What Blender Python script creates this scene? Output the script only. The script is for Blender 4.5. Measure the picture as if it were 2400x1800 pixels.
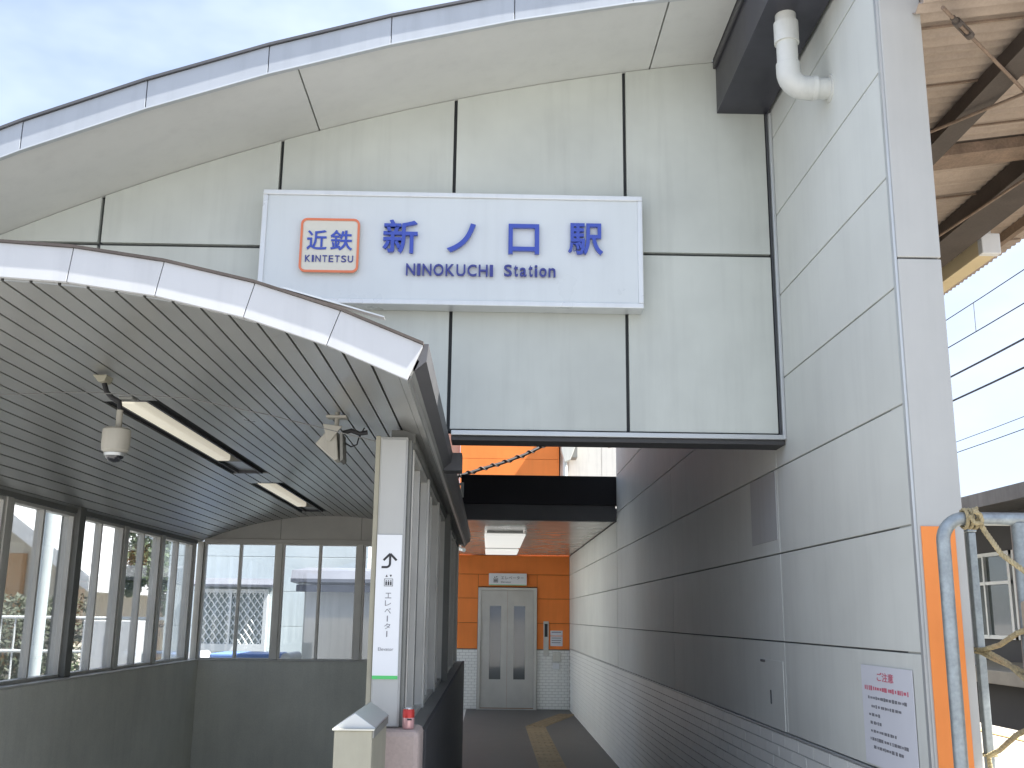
import bpy, bmesh, math, random
from mathutils import Vector, Matrix
random.seed(7)
for o in list(bpy.data.objects): bpy.data.objects.remove(o, do_unlink=True)
scene = bpy.context.scene
COL = scene.collection

# ------------------------------------------------------------------ camera
cam_d = bpy.data.cameras.new('camera'); cam = bpy.data.objects.new('camera', cam_d); COL.objects.link(cam)
PITCH, ROLL, YAW = 0.221897, 0.0115103, 0.0195731
fw = Vector((math.sin(YAW)*math.cos(PITCH), math.cos(YAW)*math.cos(PITCH), math.sin(PITCH)))
r0 = Vector((math.cos(YAW), -math.sin(YAW), 0)); u0 = r0.cross(fw)
rr = math.cos(ROLL)*r0 + math.sin(ROLL)*u0; uu = -math.sin(ROLL)*r0 + math.cos(ROLL)*u0
cam.matrix_world = Matrix(((rr.x, uu.x, -fw.x, 0), (rr.y, uu.y, -fw.y, 0), (rr.z, uu.z, -fw.z, 1.6), (0, 0, 0, 1)))
cam_d.sensor_width = 36; cam_d.lens = 36*2421.4/2400; cam_d.clip_start = .05; cam_d.clip_end = 3000
scene.camera = cam

# ------------------------------------------------------------------ sky, sun, exposure
EL, AZ = math.radians(56), math.radians(9)          # sun stands to the right, a little behind the camera
to_sun = Vector((math.cos(EL)*math.cos(AZ), -math.cos(EL)*math.sin(AZ), math.sin(EL)))
world = bpy.data.worlds.new('World'); scene.world = world; world.use_nodes = True
nt = world.node_tree; nt.nodes.clear()
def N(t, kind, **kw):
    n = t.nodes.new(kind)
    for k, v in kw.items(): setattr(n, k, v)
    return n
out = N(nt, 'ShaderNodeOutputWorld'); bg = N(nt, 'ShaderNodeBackground'); sky = N(nt, 'ShaderNodeTexSky')
sky.sky_type = 'NISHITA'; sky.sun_disc = False; sky.sun_elevation = EL; sky.sun_rotation = math.atan2(to_sun.x, to_sun.y)
sky.dust_density = 1.0
tc = N(nt, 'ShaderNodeTexCoord'); mp = N(nt, 'ShaderNodeMapping'); mp.inputs['Scale'].default_value = (1, 1, 2.2)
mp.inputs['Location'].default_value = (.35, .1, .2)
cn = N(nt, 'ShaderNodeTexNoise'); cn.inputs['Scale'].default_value = 2.6; cn.inputs['Detail'].default_value = 5; cn.inputs['Roughness'].default_value = .55
cr = N(nt, 'ShaderNodeValToRGB'); cr.color_ramp.elements[0].position = .36; cr.color_ramp.elements[1].position = .62
cr.color_ramp.elements[0].color = (.40, .40, .40, 1)
mx = N(nt, 'ShaderNodeMix', data_type='RGBA')
nt.links.new(tc.outputs['Generated'], mp.inputs['Vector']); nt.links.new(mp.outputs['Vector'], cn.inputs['Vector'])
nt.links.new(cn.outputs['Fac'], cr.inputs['Fac']); nt.links.new(cr.outputs['Color'], mx.inputs['Factor'])
nt.links.new(sky.outputs['Color'], mx.inputs['A']); mx.inputs['B'].default_value = (4.1, 4.75, 6.2, 1)
nt.links.new(mx.outputs['Result'], bg.inputs['Color']); bg.inputs['Strength'].default_value = .058
nt.links.new(bg.outputs[0], out.inputs[0])
sd = bpy.data.lights.new('sun', 'SUN'); sun = bpy.data.objects.new('sun', sd); COL.objects.link(sun)
sd.energy = 4.8; sd.angle = math.radians(.6); sd.color = (1, .965, .91)
sun.rotation_euler = to_sun.to_track_quat('Z', 'Y').to_euler(); sun.location = (8, -4, 14)
scene.view_settings.view_transform = 'Standard'; scene.view_settings.look = 'None'
scene.view_settings.exposure = 2.05; scene.view_settings.gamma = 1
cy = scene.cycles; cy.max_bounces = 6; cy.diffuse_bounces = 4; cy.glossy_bounces = 3; cy.transmission_bounces = 2; cy.transparent_max_bounces = 12; cy.caustics_reflective = False; cy.caustics_refractive = False

# ------------------------------------------------------------------ materials
MATS = {}
def mat(name, col, rough=.6, metal=0., var=.08, scale=3., bump=0., bscale=60., streak=0., emit=None, spec=.5, coat=0., fine=0., rvar=.1):
    """procedural paint / concrete / metal: base colour broken by noise, vertical dirt streaks and fine relief"""
    if name in MATS: return MATS[name]
    m = bpy.data.materials.new(name); m.use_nodes = True; t = m.node_tree; b = t.nodes['Principled BSDF']
    b.inputs['Roughness'].default_value = rough; b.inputs['Metallic'].default_value = metal
    b.inputs['Specular IOR Level'].default_value = spec; b.inputs['Coat Weight'].default_value = coat
    g = N(t, 'ShaderNodeNewGeometry')
    n1 = N(t, 'ShaderNodeTexNoise'); n1.inputs['Scale'].default_value = scale; n1.inputs['Detail'].default_value = 4; n1.inputs['Roughness'].default_value = .6
    t.links.new(g.outputs['Position'], n1.inputs['Vector'])
    r1 = N(t, 'ShaderNodeMapRange'); r1.inputs['From Min'].default_value = .3; r1.inputs['From Max'].default_value = .7
    r1.inputs['To Min'].default_value = 1-var; r1.inputs['To Max'].default_value = 1+var*.6
    t.links.new(n1.outputs['Fac'], r1.inputs['Value']); fac = r1.outputs['Result']
    def mul(a, bb):
        k = N(t, 'ShaderNodeMath', operation='MULTIPLY'); t.links.new(a, k.inputs[0]); t.links.new(bb, k.inputs[1]); return k.outputs[0]
    if fine:
        nf = N(t, 'ShaderNodeTexNoise'); nf.inputs['Scale'].default_value = 90; nf.inputs['Detail'].default_value = 3
        t.links.new(g.outputs['Position'], nf.inputs['Vector'])
        rf = N(t, 'ShaderNodeMapRange'); rf.inputs['From Min'].default_value = .3; rf.inputs['From Max'].default_value = .7
        rf.inputs['To Min'].default_value = 1-fine; rf.inputs['To Max'].default_value = 1+fine
        t.links.new(nf.outputs['Fac'], rf.inputs['Value']); fac = mul(fac, rf.outputs['Result'])
    if streak:
        mpp = N(t, 'ShaderNodeMapping'); mpp.inputs['Scale'].default_value = (7, 7, .55)
        t.links.new(g.outputs['Position'], mpp.inputs['Vector'])
        n2 = N(t, 'ShaderNodeTexNoise'); n2.inputs['Scale'].default_value = 1.6; n2.inputs['Detail'].default_value = 5; n2.inputs['Roughness'].default_value = .65
        t.links.new(mpp.outputs['Vector'], n2.inputs['Vector'])
        r2 = N(t, 'ShaderNodeMapRange'); r2.inputs['From Min'].default_value = .48; r2.inputs['From Max'].default_value = .75
        r2.inputs['To Min'].default_value = 1; r2.inputs['To Max'].default_value = 1-streak
        t.links.new(n2.outputs['Fac'], r2.inputs['Value']); fac = mul(fac, r2.outputs['Result'])
    oi = N(t, 'ShaderNodeObjectInfo'); ro = N(t, 'ShaderNodeMapRange'); ro.inputs['To Min'].default_value = 1-var*.35; ro.inputs['To Max'].default_value = 1+var*.35
    t.links.new(oi.outputs['Random'], ro.inputs['Value']); fac = mul(fac, ro.outputs['Result'])
    vm = N(t, 'ShaderNodeVectorMath', operation='SCALE'); vm.inputs[0].default_value = col[:3]
    t.links.new(fac, vm.inputs['Scale']); t.links.new(vm.outputs[0], b.inputs['Base Color'])
    rrn = N(t, 'ShaderNodeMapRange'); rrn.inputs['To Min'].default_value = max(.02, rough-rvar); rrn.inputs['To Max'].default_value = min(1, rough+rvar)
    t.links.new(n1.outputs['Fac'], rrn.inputs['Value']); t.links.new(rrn.outputs['Result'], b.inputs['Roughness'])
    if bump:
        n3 = N(t, 'ShaderNodeTexNoise'); n3.inputs['Scale'].default_value = bscale; n3.inputs['Detail'].default_value = 4
        t.links.new(g.outputs['Position'], n3.inputs['Vector'])
        bp = N(t, 'ShaderNodeBump'); bp.inputs['Strength'].default_value = bump; bp.inputs['Distance'].default_value = .01
        t.links.new(n3.outputs['Fac'], bp.inputs['Height']); t.links.new(bp.outputs['Normal'], b.inputs['Normal'])
    if emit:
        b.inputs['Emission Color'].default_value = (*emit[:3], 1); b.inputs['Emission Strength'].default_value = emit[3]
    MATS[name] = m; return m
def glass_mat(name, tint=(.9, .95, .95), refl=.12, haze=0.):
    m = bpy.data.materials.new(name); m.use_nodes = True; t = m.node_tree; t.nodes.clear()
    o = N(t, 'ShaderNodeOutputMaterial'); tr = N(t, 'ShaderNodeBsdfTransparent'); tr.inputs[0].default_value = (*tint, 1)
    gl = N(t, 'ShaderNodeBsdfGlossy'); gl.inputs['Roughness'].default_value = .03
    fr = N(t, 'ShaderNodeFresnel'); fr.inputs['IOR'].default_value = 1.5
    mm = N(t, 'ShaderNodeMath', operation='MULTIPLY_ADD'); mm.inputs[1].default_value = .5; mm.inputs[2].default_value = refl*.2
    t.links.new(fr.outputs[0], mm.inputs[0])
    ms = N(t, 'ShaderNodeMixShader'); t.links.new(mm.outputs[0], ms.inputs[0]); t.links.new(tr.outputs[0], ms.inputs[1]); t.links.new(gl.outputs[0], ms.inputs[2])
    last = ms.outputs[0]
    if haze:
        df = N(t, 'ShaderNodeBsdfDiffuse'); df.inputs[0].default_value = (.6, .62, .6, 1)
        nz = N(t, 'ShaderNodeTexNoise'); nz.inputs['Scale'].default_value = 4
        g = N(t, 'ShaderNodeNewGeometry'); t.links.new(g.outputs['Position'], nz.inputs['Vector'])
        hm = N(t, 'ShaderNodeMath', operation='MULTIPLY'); hm.inputs[1].default_value = haze*2; t.links.new(nz.outputs['Fac'], hm.inputs[0])
        m2 = N(t, 'ShaderNodeMixShader'); t.links.new(hm.outputs[0], m2.inputs[0]); t.links.new(last, m2.inputs[1]); t.links.new(df.outputs[0], m2.inputs[2]); last = m2.outputs[0]
    t.links.new(last, o.inputs[0]); MATS[name] = m; return m

M = dict(
 facade=mat('facade_panel', (.58, .605, .555), .5, var=.13, scale=1.3, streak=.09, bump=.03, bscale=25),
 joint=mat('joint_sealant', (.07, .075, .08), .8, var=.1),
 walljoint=mat('pale_joint', (.20, .20, .20), .8, var=.1), panel2=mat('hatch_paint', (.47, .48, .48), .5, var=.08, streak=.1), orangejoint=mat('orange_joint', (.34, .13, .04), .8, var=.1),
 trim=mat('aluminium_trim', (.56, .58, .58), .35, .4, var=.06),
 soffit=mat('soffit_board', (.75, .755, .71), .7, var=.07, scale=1.2, streak=.05),
 fascia=mat('fascia_sheet', (.41, .44, .475), .4, .1, var=.06, scale=2, streak=.12),
 dkedge=mat('dark_drip_edge', (.11, .11, .115), .5, .3, var=.15),
 wall=mat('passage_panel', (.685, .70, .655), .55, var=.08, scale=1.4, streak=.06, bump=.02, bscale=30),
 pillar=mat('pillar_paint', (.465, .47, .45), .45, var=.05, streak=.05),
 orange=mat('orange_panel', (.92, .265, .06), .6, spec=.25, var=.07, scale=2, streak=.08),
 orangestripe=mat('orange_stripe', (.85, .27, .06), .5, var=.07, streak=.06),
 tile=mat('white_glazed_tile', (.87, .88, .84), .35, var=.05, scale=2, rvar=.02),
 grout=mat('grout', (.52, .52, .50), .9, var=.1),
 white=mat('white_paint', (.78, .80, .81), .4, var=.05, streak=.08),
 canfascia=mat('canopy_fascia', (.53, .54, .55), .35, .0, var=.05, scale=3, streak=.10),
 slat=mat('ceiling_slat', (.39, .39, .37), .32, .5, var=.10, scale=2.5),
 gap=mat('slat_gap', (.015, .015, .016), .9),
 frame=mat('aluminium_frame', (.72, .70, .64), .45, .15, var=.14, streak=.15),
 dkpost=mat('dark_post', (.24, .24, .22), .6, .1, var=.15),
 plaster=mat('stair_plaster', (.82, .81, .72), .85, var=.13, scale=1.3, bump=.12, bscale=70, streak=.07, fine=.05),
 gable=mat('gable_board', (.74, .71, .65), .7, var=.1, scale=2),
 pink=mat('pink_render', (.50, .405, .365), .8, var=.12, scale=5, bump=.15, bscale=90, fine=.06),
 charcoal=mat('shade_charcoal', (.055, .055, .058), .7, var=.15, scale=4),  # carries the shade of passage side, platform void and shelter inside
 beige=mat('beige_paint', (.39, .37, .285), .65, var=.10, scale=6, bump=.06, bscale=70, streak=.12),
 metalcap=mat('metal_cap', (.55, .57, .57), .35, .6, var=.1),
 steel=mat('stainless_steel', (.55, .54, .50), .36, .45, var=.10, scale=3),
 floor=mat('corridor_floor', (.085, .085, .083), .55, var=.2, scale=3, bump=.1, bscale=40),
 tactile=mat('tactile_tile', (.25, .19, .11), .75, var=.22, scale=6, fine=.1),
 ceil=mat('glossy_ceiling', (.50, .47, .43), .22, var=.05, coat=.3),
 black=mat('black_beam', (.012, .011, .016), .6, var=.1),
 greybeam=mat('dull_grey_beam', (.13, .13, .135), .6, var=.1),
 dkbeam=mat('grey_beam', (.06, .06, .062), .6, var=.12),
 pvc=mat('pvc_pipe', (.66, .665, .62), .4, var=.08, scale=9, streak=.15),
 gutter=mat('slate_gutter', (.06, .06, .075), .4, .3, var=.2, scale=4, streak=.2),
 galv=mat('galvanised_steel', (.31, .345, .355), .45, .55, var=.22, scale=22, fine=.1),
 blue=mat('blue_letter', (.045, .085, .46), .35, var=.04, coat=.2),
 navy=mat('navy_letter', (.045, .055, .27), .35, var=.04),
 board=mat('sign_board', (.70, .74, .745), .3, var=.03, coat=.3, streak=.05),
 signframe=mat('sign_frame', (.76, .78, .78), .3, .2, var=.04, streak=.08),
 cream=mat('cream_plate', (.72, .70, .60), .4, var=.05),
 redline=mat('red_orange_border', (.80, .22, .10), .4, var=.05),
 print=mat('black_print', (.03, .03, .035), .6, var=0),
 grey_print=mat('grey_print', (.20, .20, .22), .6, var=0),
 red_print=mat('red_print', (.62, .16, .22), .6, var=.1),
 green=mat('green_stripe', (.10, .60, .17), .5, var=.03),
 paper=mat('paper', (.70, .71, .76), .6, var=.03),
 signwhite=mat('sign_film', (.80, .82, .84), .35, var=.02),
 camgrey=mat('camera_housing', (.47, .45, .39), .45, var=.1, scale=8, streak=.15),
 dome=mat('smoked_dome', (.02, .02, .025), .06, var=0, coat=1),
 cable=mat('black_cable', (.02, .02, .022), .6, var=.1),
 greycable=mat('grey_cable', (.22, .22, .21), .6, var=.1),
 lamp=mat('lamp_tube', (.75, .72, .60), .5, var=.05, emit=(1, .93, .76, .12)),
 tubecover=mat('lobby_lamp_cover', (.70, .72, .70), .4, var=.03, emit=(1, .98, .93, .16)),
 lampoff=mat('lamp_cover', (.42, .43, .42), .35, var=.04),
 can=mat('can_red', (.62, .05, .04), .3, .3, var=.15, scale=20),
 canpink=mat('can_pink', (.68, .40, .40), .3, .3, var=.2, scale=25),
 alu=mat('can_aluminium', (.7, .7, .7), .25, .9, var=.1),
 paving=mat('plaza_paving', (.28, .275, .265), .85, var=.15, scale=1.5, bump=.2, bscale=60, fine=.08),
 palepath=mat('pale_concrete', (.60, .59, .56), .85, var=.12, scale=2, bump=.1, bscale=60),
 asphalt=mat('asphalt', (.10, .098, .095), .9, var=.2, scale=2, bump=.3, bscale=120, fine=.15),
 concrete=mat('platform_concrete', (.40, .37, .31), .85, var=.15, scale=3, bump=.1, bscale=60),
 yellow=mat('yellow_line', (.62, .42, .17), .7, var=.15, scale=9),
 rust=mat('brown_roof_sheet', (.39, .32, .265), .7, .0, var=.18, scale=3, streak=.1, fine=.06),
 rustdark=mat('brown_steel', (.085, .070, .062), .7, .1, var=.25, scale=6, fine=.1),
 rustpurlin=mat('rusty_purlin', (.22, .16, .12), .8, var=.25, scale=12, fine=.15),
 lightbox=mat('cream_lamp_box', (.72, .60, .38), .45, var=.06),
 rope=mat('straw_rope', (.40, .33, .19), .95, var=.25, scale=40, fine=.2),
 tan=mat('tan_post', (.42, .35, .27), .7, var=.12, scale=6, streak=.15),
 paleblue=mat('pale_blue_siding', (.66, .74, .76), .6, var=.06, scale=2, streak=.08),
 slate=mat('slate_awning', (.15, .16, .19), .6, var=.15),
 grille=mat('white_grille', (.75, .78, .78), .45, var=.05),
 darkglass=mat('dark_window', (.05, .065, .065), .12, var=.1, coat=.5),
 paleglass=mat('grey_green_window', (.34, .40, .39), .15, var=.1, coat=.4),
 shed=mat('shed_wall', (.62, .62, .56), .7, var=.1, scale=2, streak=.2),
 housecream=mat('house_cream', (.74, .69, .58), .8, var=.1, streak=.1),
 houseorange=mat('house_timber', (.55, .29, .11), .7, var=.15, streak=.15),
 tileroof=mat('brown_roof_tile', (.10, .075, .065), .8, var=.25, scale=5, bump=.3, bscale=30),
 leaf=mat('leaf_green', (.08, .125, .05), .6, var=.4, scale=3),
 leafdark=mat('leaf_dark', (.10, .12, .075), .6, var=.4, scale=3),
 bark=mat('bark', (.12, .09, .065), .9, var=.3),
 skyblue=mat('blue_plastic', (.16, .27, .60), .4, var=.06),
 red=mat('red_paint', (.5, .06, .05), .5, var=.1),
 whitewall=mat('white_building', (.70, .68, .62), .6, var=.08, scale=1.5, streak=.15),
 pinkpanel=mat('pale_pink_panel', (.66, .33, .22), .6, var=.12, scale=2, streak=.12),  # pale pink tone of the strip beside the tower
 fargrey=mat('far_roof_grey', (.17, .165, .16), .85, var=.25, scale=3, streak=.2),
 ballast=mat('track_ballast', (.13, .11, .09), .95, var=.3, scale=10, bump=.5, bscale=60),
 mirror=mat('elevator_glass', (.09, .10, .10), .05, var=.1, coat=1),
)
TINTED = glass_mat('passage_dimming_glass', (.16, .17, .165), .3, .06)  # dark tint added so less light reaches the passage
GLASS = glass_mat('window_glass', (.975, .985, .985), .3, .03)

# ------------------------------------------------------------------ mesh builders
WL = {}
class MB:
    def __init__(s): s.v = []; s.f = []
    def add(s, vs, fs):
        n = len(s.v); s.v += [tuple(v) for v in vs]; s.f += [tuple(i+n for i in f) for f in fs]; return s
    def box(s, x0, x1, y0, y1, z0, z1):
        return s.add([(x0,y0,z0),(x1,y0,z0),(x1,y1,z0),(x0,y1,z0),(x0,y0,z1),(x1,y0,z1),(x1,y1,z1),(x0,y1,z1)],
                     [(3,2,1,0),(4,5,6,7),(0,1,5,4),(1,2,6,5),(2,3,7,6),(3,0,4,7)])
    def prism(s, poly, axis, a, b):
        """poly: 2-d outline; axis 'x','y','z' = extrusion axis"""
        def P(p, t): return {'x': (t, p[0], p[1]), 'y': (p[0], t, p[1]), 'z': (p[0], p[1], t)}[axis]
        n = len(poly)
        return s.add([P(p, a) for p in poly]+[P(p, b) for p in poly],
                     [tuple(range(n))[::-1], tuple(range(n, 2*n))]+[(i, (i+1) % n, n+(i+1) % n, n+i) for i in range(n)])
    def strip(s, top, bot, y0, y1):
        """a slab whose section follows two polylines (x,z), extruded along y"""
        n = len(top)
        for i in range(n-1):
            s.prism([bot[i], bot[i+1], top[i+1], top[i]], 'y', y0, y1)
        return s
    def tube(s, path, r, n=10, caps=True):
        path = [Vector(p) for p in path]; rings = []; k0 = len(s.v); prev = None
        for i, p in enumerate(path):
            t = (path[min(i+1, len(path)-1)]-path[max(i-1, 0)]).normalized()
            if prev is None:
                a = Vector((0, 0, 1)) if abs(t.z) < .9 else Vector((1, 0, 0)); e1 = t.cross(a).normalized()
            else: e1 = (prev - t*prev.dot(t)).normalized()
            prev = e1; e2 = t.cross(e1); ri = r[i] if isinstance(r, (list, tuple)) else r
            s.v += [tuple(p+ri*(math.cos(2*math.pi*k/n)*e1+math.sin(2*math.pi*k/n)*e2)) for k in range(n)]
        for i in range(len(path)-1):
            for k in range(n):
                a, b = k0+i*n+k, k0+i*n+(k+1) % n; s.f.append((a, b, b+n, a+n))
        if caps: s.f.append(tuple(range(k0, k0+n))[::-1]); e = k0+(len(path)-1)*n; s.f.append(tuple(range(e, e+n)))
        return s
    def lathe(s, prof, c, n=24):
        """prof: (radius, z) list; vertical axis through c"""
        k0 = len(s.v)
        for rad, z in prof: s.v += [(c[0]+rad*math.cos(2*math.pi*k/n), c[1]+rad*math.sin(2*math.pi*k/n), z) for k in range(n)]
        for i in range(len(prof)-1):
            for k in range(n):
                a, b = k0+i*n+k, k0+i*n+(k+1) % n; s.f.append((a, b, b+n, a+n))
        s.f.append(tuple(range(k0, k0+n))[::-1]); e = k0+(len(prof)-1)*n; s.f.append(tuple(range(e, e+n)))
        return s
    def build(s, name, m, parent=None, bevel=0., smooth=False, label=None, cat=None, group=None, kind=None):
        vs = [Vector(v) for v in s.v]
        lo = Vector([min(v[i] for v in vs) for i in range(3)]); hi = Vector([max(v[i] for v in vs) for i in range(3)])
        c = Vector(((lo.x+hi.x)/2, (lo.y+hi.y)/2, lo.z if parent is None else (lo.z+hi.z)/2))
        me = bpy.data.meshes.new(name); me.from_pydata([tuple(v-c) for v in vs], [], s.f)
        bm = bmesh.new(); bm.from_mesh(me); bmesh.ops.recalc_face_normals(bm, faces=bm.faces); bm.to_mesh(me); bm.free()
        if smooth:
            me.polygons.foreach_set('use_smooth', [True]*len(me.polygons))
            try: me.set_sharp_from_angle(angle=math.radians(35))
            except Exception: pass
        me.materials.append(M[m] if isinstance(m, str) else m)
        return place(me, name, c, parent, bevel, label, cat, group, kind)
def place(me, name, c, parent=None, bevel=0., label=None, cat=None, group=None, kind=None):
    o = bpy.data.objects.new(name, me); COL.objects.link(o); c = Vector(c)
    o.location = c - (WL[parent.name] if parent else Vector()); o.parent = parent; WL[o.name] = c
    if bevel:
        md = o.modifiers.new('edge', 'BEVEL'); md.width = bevel; md.segments = 2; md.limit_method = 'ANGLE'
    if label: o['label'] = label
    if cat: o['category'] = cat
    if group: o['group'] = group
    if kind: o['kind'] = kind
    return o
def thing(name, loc, label, cat, group=None):
    o = bpy.data.objects.new(name, None); COL.objects.link(o); o.location = loc; WL[o.name] = Vector(loc); o.empty_display_size = .1
    o['label'] = label; o['category'] = cat
    if group: o['group'] = group
    return o
def box(name, m, parent, x0, x1, y0, y1, z0, z1, bevel=.003, **kw):
    return MB().box(x0, x1, y0, y1, z0, z1).build(name, m, parent, bevel, **kw)

# ---- lettering: glyph outlines from the built-in font, fitted to a rectangle on a plane
def glyph_mesh(body, bold=0., extrude=.02):
    cu = bpy.data.curves.new('glyph', 'FONT'); cu.body = body; cu.size = 1; cu.extrude = extrude; cu.offset = bold; cu.resolution_u = 5
    ob = bpy.data.objects.new('glyph', cu); COL.objects.link(ob); dg = bpy.context.evaluated_depsgraph_get(); dg.update()
    me = bpy.data.meshes.new_from_object(ob.evaluated_get(dg)); bpy.data.objects.remove(ob, do_unlink=True); bpy.data.curves.remove(cu)
    return me
def lettering(name, body, m, parent, rect, depth, plane='y', at=0., bold=0., rot=False, label=None, keep=False):
    """rect=(u0,u1,v0,v1): u along +x (plane y) or along -y (plane x, wall facing -x); v is height"""
    me = glyph_mesh(body, bold)
    if not me.vertices: return None
    P = [v.co.copy() for v in me.vertices]
    if rot: P = [Vector((p.y, -p.x, p.z)) for p in P]
    x0, x1 = min(p.x for p in P), max(p.x for p in P); y0, y1 = min(p.y for p in P), max(p.y for p in P); z0, z1 = min(p.z for p in P), max(p.z for p in P)
    u0, u1, v0, v1 = rect
    if keep:
        k = min((u1-u0)/(x1-x0), (v1-v0)/max(1e-6, y1-y0)); cu_, cv_ = (u0+u1)/2, (v0+v1)/2
        u0, u1 = cu_-k*(x1-x0)/2, cu_+k*(x1-x0)/2; v0, v1 = cv_-k*(y1-y0)/2, cv_+k*(y1-y0)/2
    W_ = []
    for p in P:
        a = u0+(p.x-x0)/(x1-x0)*(u1-u0); b = v0+(p.y-y0)/max(1e-6, y1-y0)*(v1-v0); d = (p.z-z0)/(z1-z0)*depth
        W_.append(Vector((a, at-d, b)) if plane == 'y' else Vector((at-d, -a, b)))
    mb = MB(); mb.v = [tuple(w) for w in W_]; mb.f = [tuple(pp.vertices) for pp in me.polygons]
    bpy.data.meshes.remove(me)
    return mb.build(name, m, parent, label=label)

# ------------------------------------------------------------------ measured layout (metres; camera at x=0,y=0,z=1.6)
FY = 5.05            # front of the gable wall
WX = 1.464           # face of the passage wall
ELY = 19.13          # elevator wall
def arch(x): return -7.602+math.sqrt(max(0, 12.237**2-(x-2.653)**2))       # soffit of the big roof
def ctop(x): return -.80+math.sqrt(3.535**2-(x+1.67)**2)                    # top of the small canopy
def csof(x): return -.766+math.sqrt(3.378**2-(x+1.656)**2)                  # its ceiling
def lin(a, b, n): return [a+(b-a)*i/n for i in range(n+1)]

# ------------------------------------------------------------------ ground
PX0, PX1, PY0, PY1 = -2.9, -.5, 4.35, 10.7       # stairwell opening
g = MB()
xs = [-600, PX0, PX1, 600]; ys = [-600, PY0, PY1, 900]
for i in range(3):
    for j in range(3):
        if i == 1 and j == 1: continue
        g.add([(xs[i], ys[j], 0), (xs[i+1], ys[j], 0), (xs[i+1], ys[j+1], 0), (xs[i], ys[j+1], 0)], [(0, 1, 2, 3)])
g.build('ground', 'paving', kind='structure')
st = MB()
for k in range(16): st.box(PX0, PX1, PY0+k*.3, PY0+k*.3+.3, -2.9, -.02-.17*(k+1))
st.box(PX0, PX1, PY0+4.8, PY1, -3.0, -2.85); st.build('stairs', 'plaster', kind='structure')
fl = MB().box(-.2, WX+.02, 4.9, ELY+.05, -.05, .004); fl.build('passage_floor', 'floor', kind='structure')
pw = MB().box(-.37, WX+.02, 10.95, ELY+.05, -.05, .003); pw.build('passage_floor', 'floor', kind='structure')

MB().box(-3.0, -.371, 11.2, ELY+.05, -.05, .003).build('side_path', 'palepath', kind='structure')
# tactile paving: one 0.3 m block after the other
tp = thing('tactile_path', (.72, 11, .004), 'worn yellow tactile paving strip bending right on the passage floor', 'tactile paving')
def tact(cx, cy, ang):
    m = MB(); h = .147; R_ = lambda x, y: (cx+x*math.cos(ang)-y*math.sin(ang), cy+x*math.sin(ang)+y*math.cos(ang))
    def bx(a0, a1, b0, b1, z0, z1):
        q = [R_(a0, b0), R_(a1, b0), R_(a1, b1), R_(a0, b1)]
        m.add([(*p, z0) for p in q]+[(*p, z1) for p in q], [(3, 2, 1, 0), (4, 5, 6, 7), (0, 1, 5, 4), (1, 2, 6, 5), (2, 3, 7, 6), (3, 0, 4, 7)])
    bx(-h, h, -h, h, .003, .010)
    for k in range(4): bx(-.125+k*.075, -.100+k*.075, -.135, .135, .010, .0155)
    m.build('tile', 'tactile', tp)
for k in range(25): tact(.725, 8.85+k*.3, 0)
for k in range(7): tact(.76+(k+.3)*.3*math.sin(.30), 16.4+(k)*.3*math.cos(.30), -.30)
# ================================================================== STATION FACADE (gable wall with its arched roof)
fac = thing('station_facade', (.0, FY+.1, 2.44), 'grey panelled station gable wall under the big arched roof', 'building')
cols = [-3.6, -2.93, -2.026, -1.122, -.216, .681, 1.440]
J = .009
def facade_panel(x0, x1, z0f, z1f):
    xsn = lin(x0+J, x1-J, 8)
    MB().strip([(x, z1f(x)) for x in xsn], [(x, z0f(x)) for x in xsn], FY, FY+.03).build('wall_panel', 'facade', fac)
def cabove(x): return ctop(min(max(x, -3.12), -.218))+.035
for a, b in zip(cols[:-1], cols[1:]):
    facade_panel(a, b, lambda x: 3.442+J, lambda x: arch(x)-.004)
    if a >= -.3: facade_panel(a, b, lambda x: 2.508, lambda x: 3.442-J)
    else: facade_panel(a, b, lambda x: max(2.508, cabove(x)), lambda x: 3.442-J)
xsn = lin(-3.62, 1.455, 40)
MB().strip([(x, arch(x)+.02) for x in xsn], [(x, 2.50 if x > -.216 else max(2.50, cabove(x)-.01)) for x in xsn], FY+.031, FY+.10).build('backing_wall', 'joint', fac)
box('bottom_trim', 'trim', fac, -.20, 1.458, FY-.022, FY+.06, 2.474, 2.498)
box('beam', 'dkbeam', fac, -.20, 1.462, FY-.004, FY+.16, 2.450, 2.4735)
box('side_trim', 'joint', fac, 1.437, 1.446, FY-.010, FY+.03, 2.5, 4.24)
box('side_trim', 'trim', fac, 1.447, 1.4635, FY-.03, FY+.03, 2.474, 4.235)
# roof: soffit boards, bent fascia sheets, drip edge, roof sheet
rf = MB()
XR0, XR1, RY0 = -4.3, 1.165, 4.38
xsn = lin(XR0, XR1, 40)
rf.strip([(x, arch(x)+.115) for x in xsn], [(x, arch(x)+.035) for x in xsn], RY0+.01, 5.9)
xq_ = lin(-.62, XR1, 14); rf.strip([(x, arch(x)+.115) for x in xq_], [(x, arch(x)+.035) for x in xq_], 5.9, 12.0)
roof = rf.build('roof', 'dkedge', fac)
for a, b in zip([-4.3, -2.684, -.934, .822], [-2.684, -.934, .822, 1.165]):
    xsn = lin(a+.004, b-.004, 14)
    MB().strip([(x, arch(x)+.03) for x in xsn], [(x, arch(x)) for x in xsn], RY0+.022, FY+.02).build('soffit_board', 'soffit', roof)
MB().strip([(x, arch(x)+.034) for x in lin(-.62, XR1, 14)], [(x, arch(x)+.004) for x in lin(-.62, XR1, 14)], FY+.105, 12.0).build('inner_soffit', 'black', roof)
fx = [-4.3, -3.79, -3.25, -2.70, -2.157, -1.612, -1.064, -.500, .078, .64, 1.165]
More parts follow.
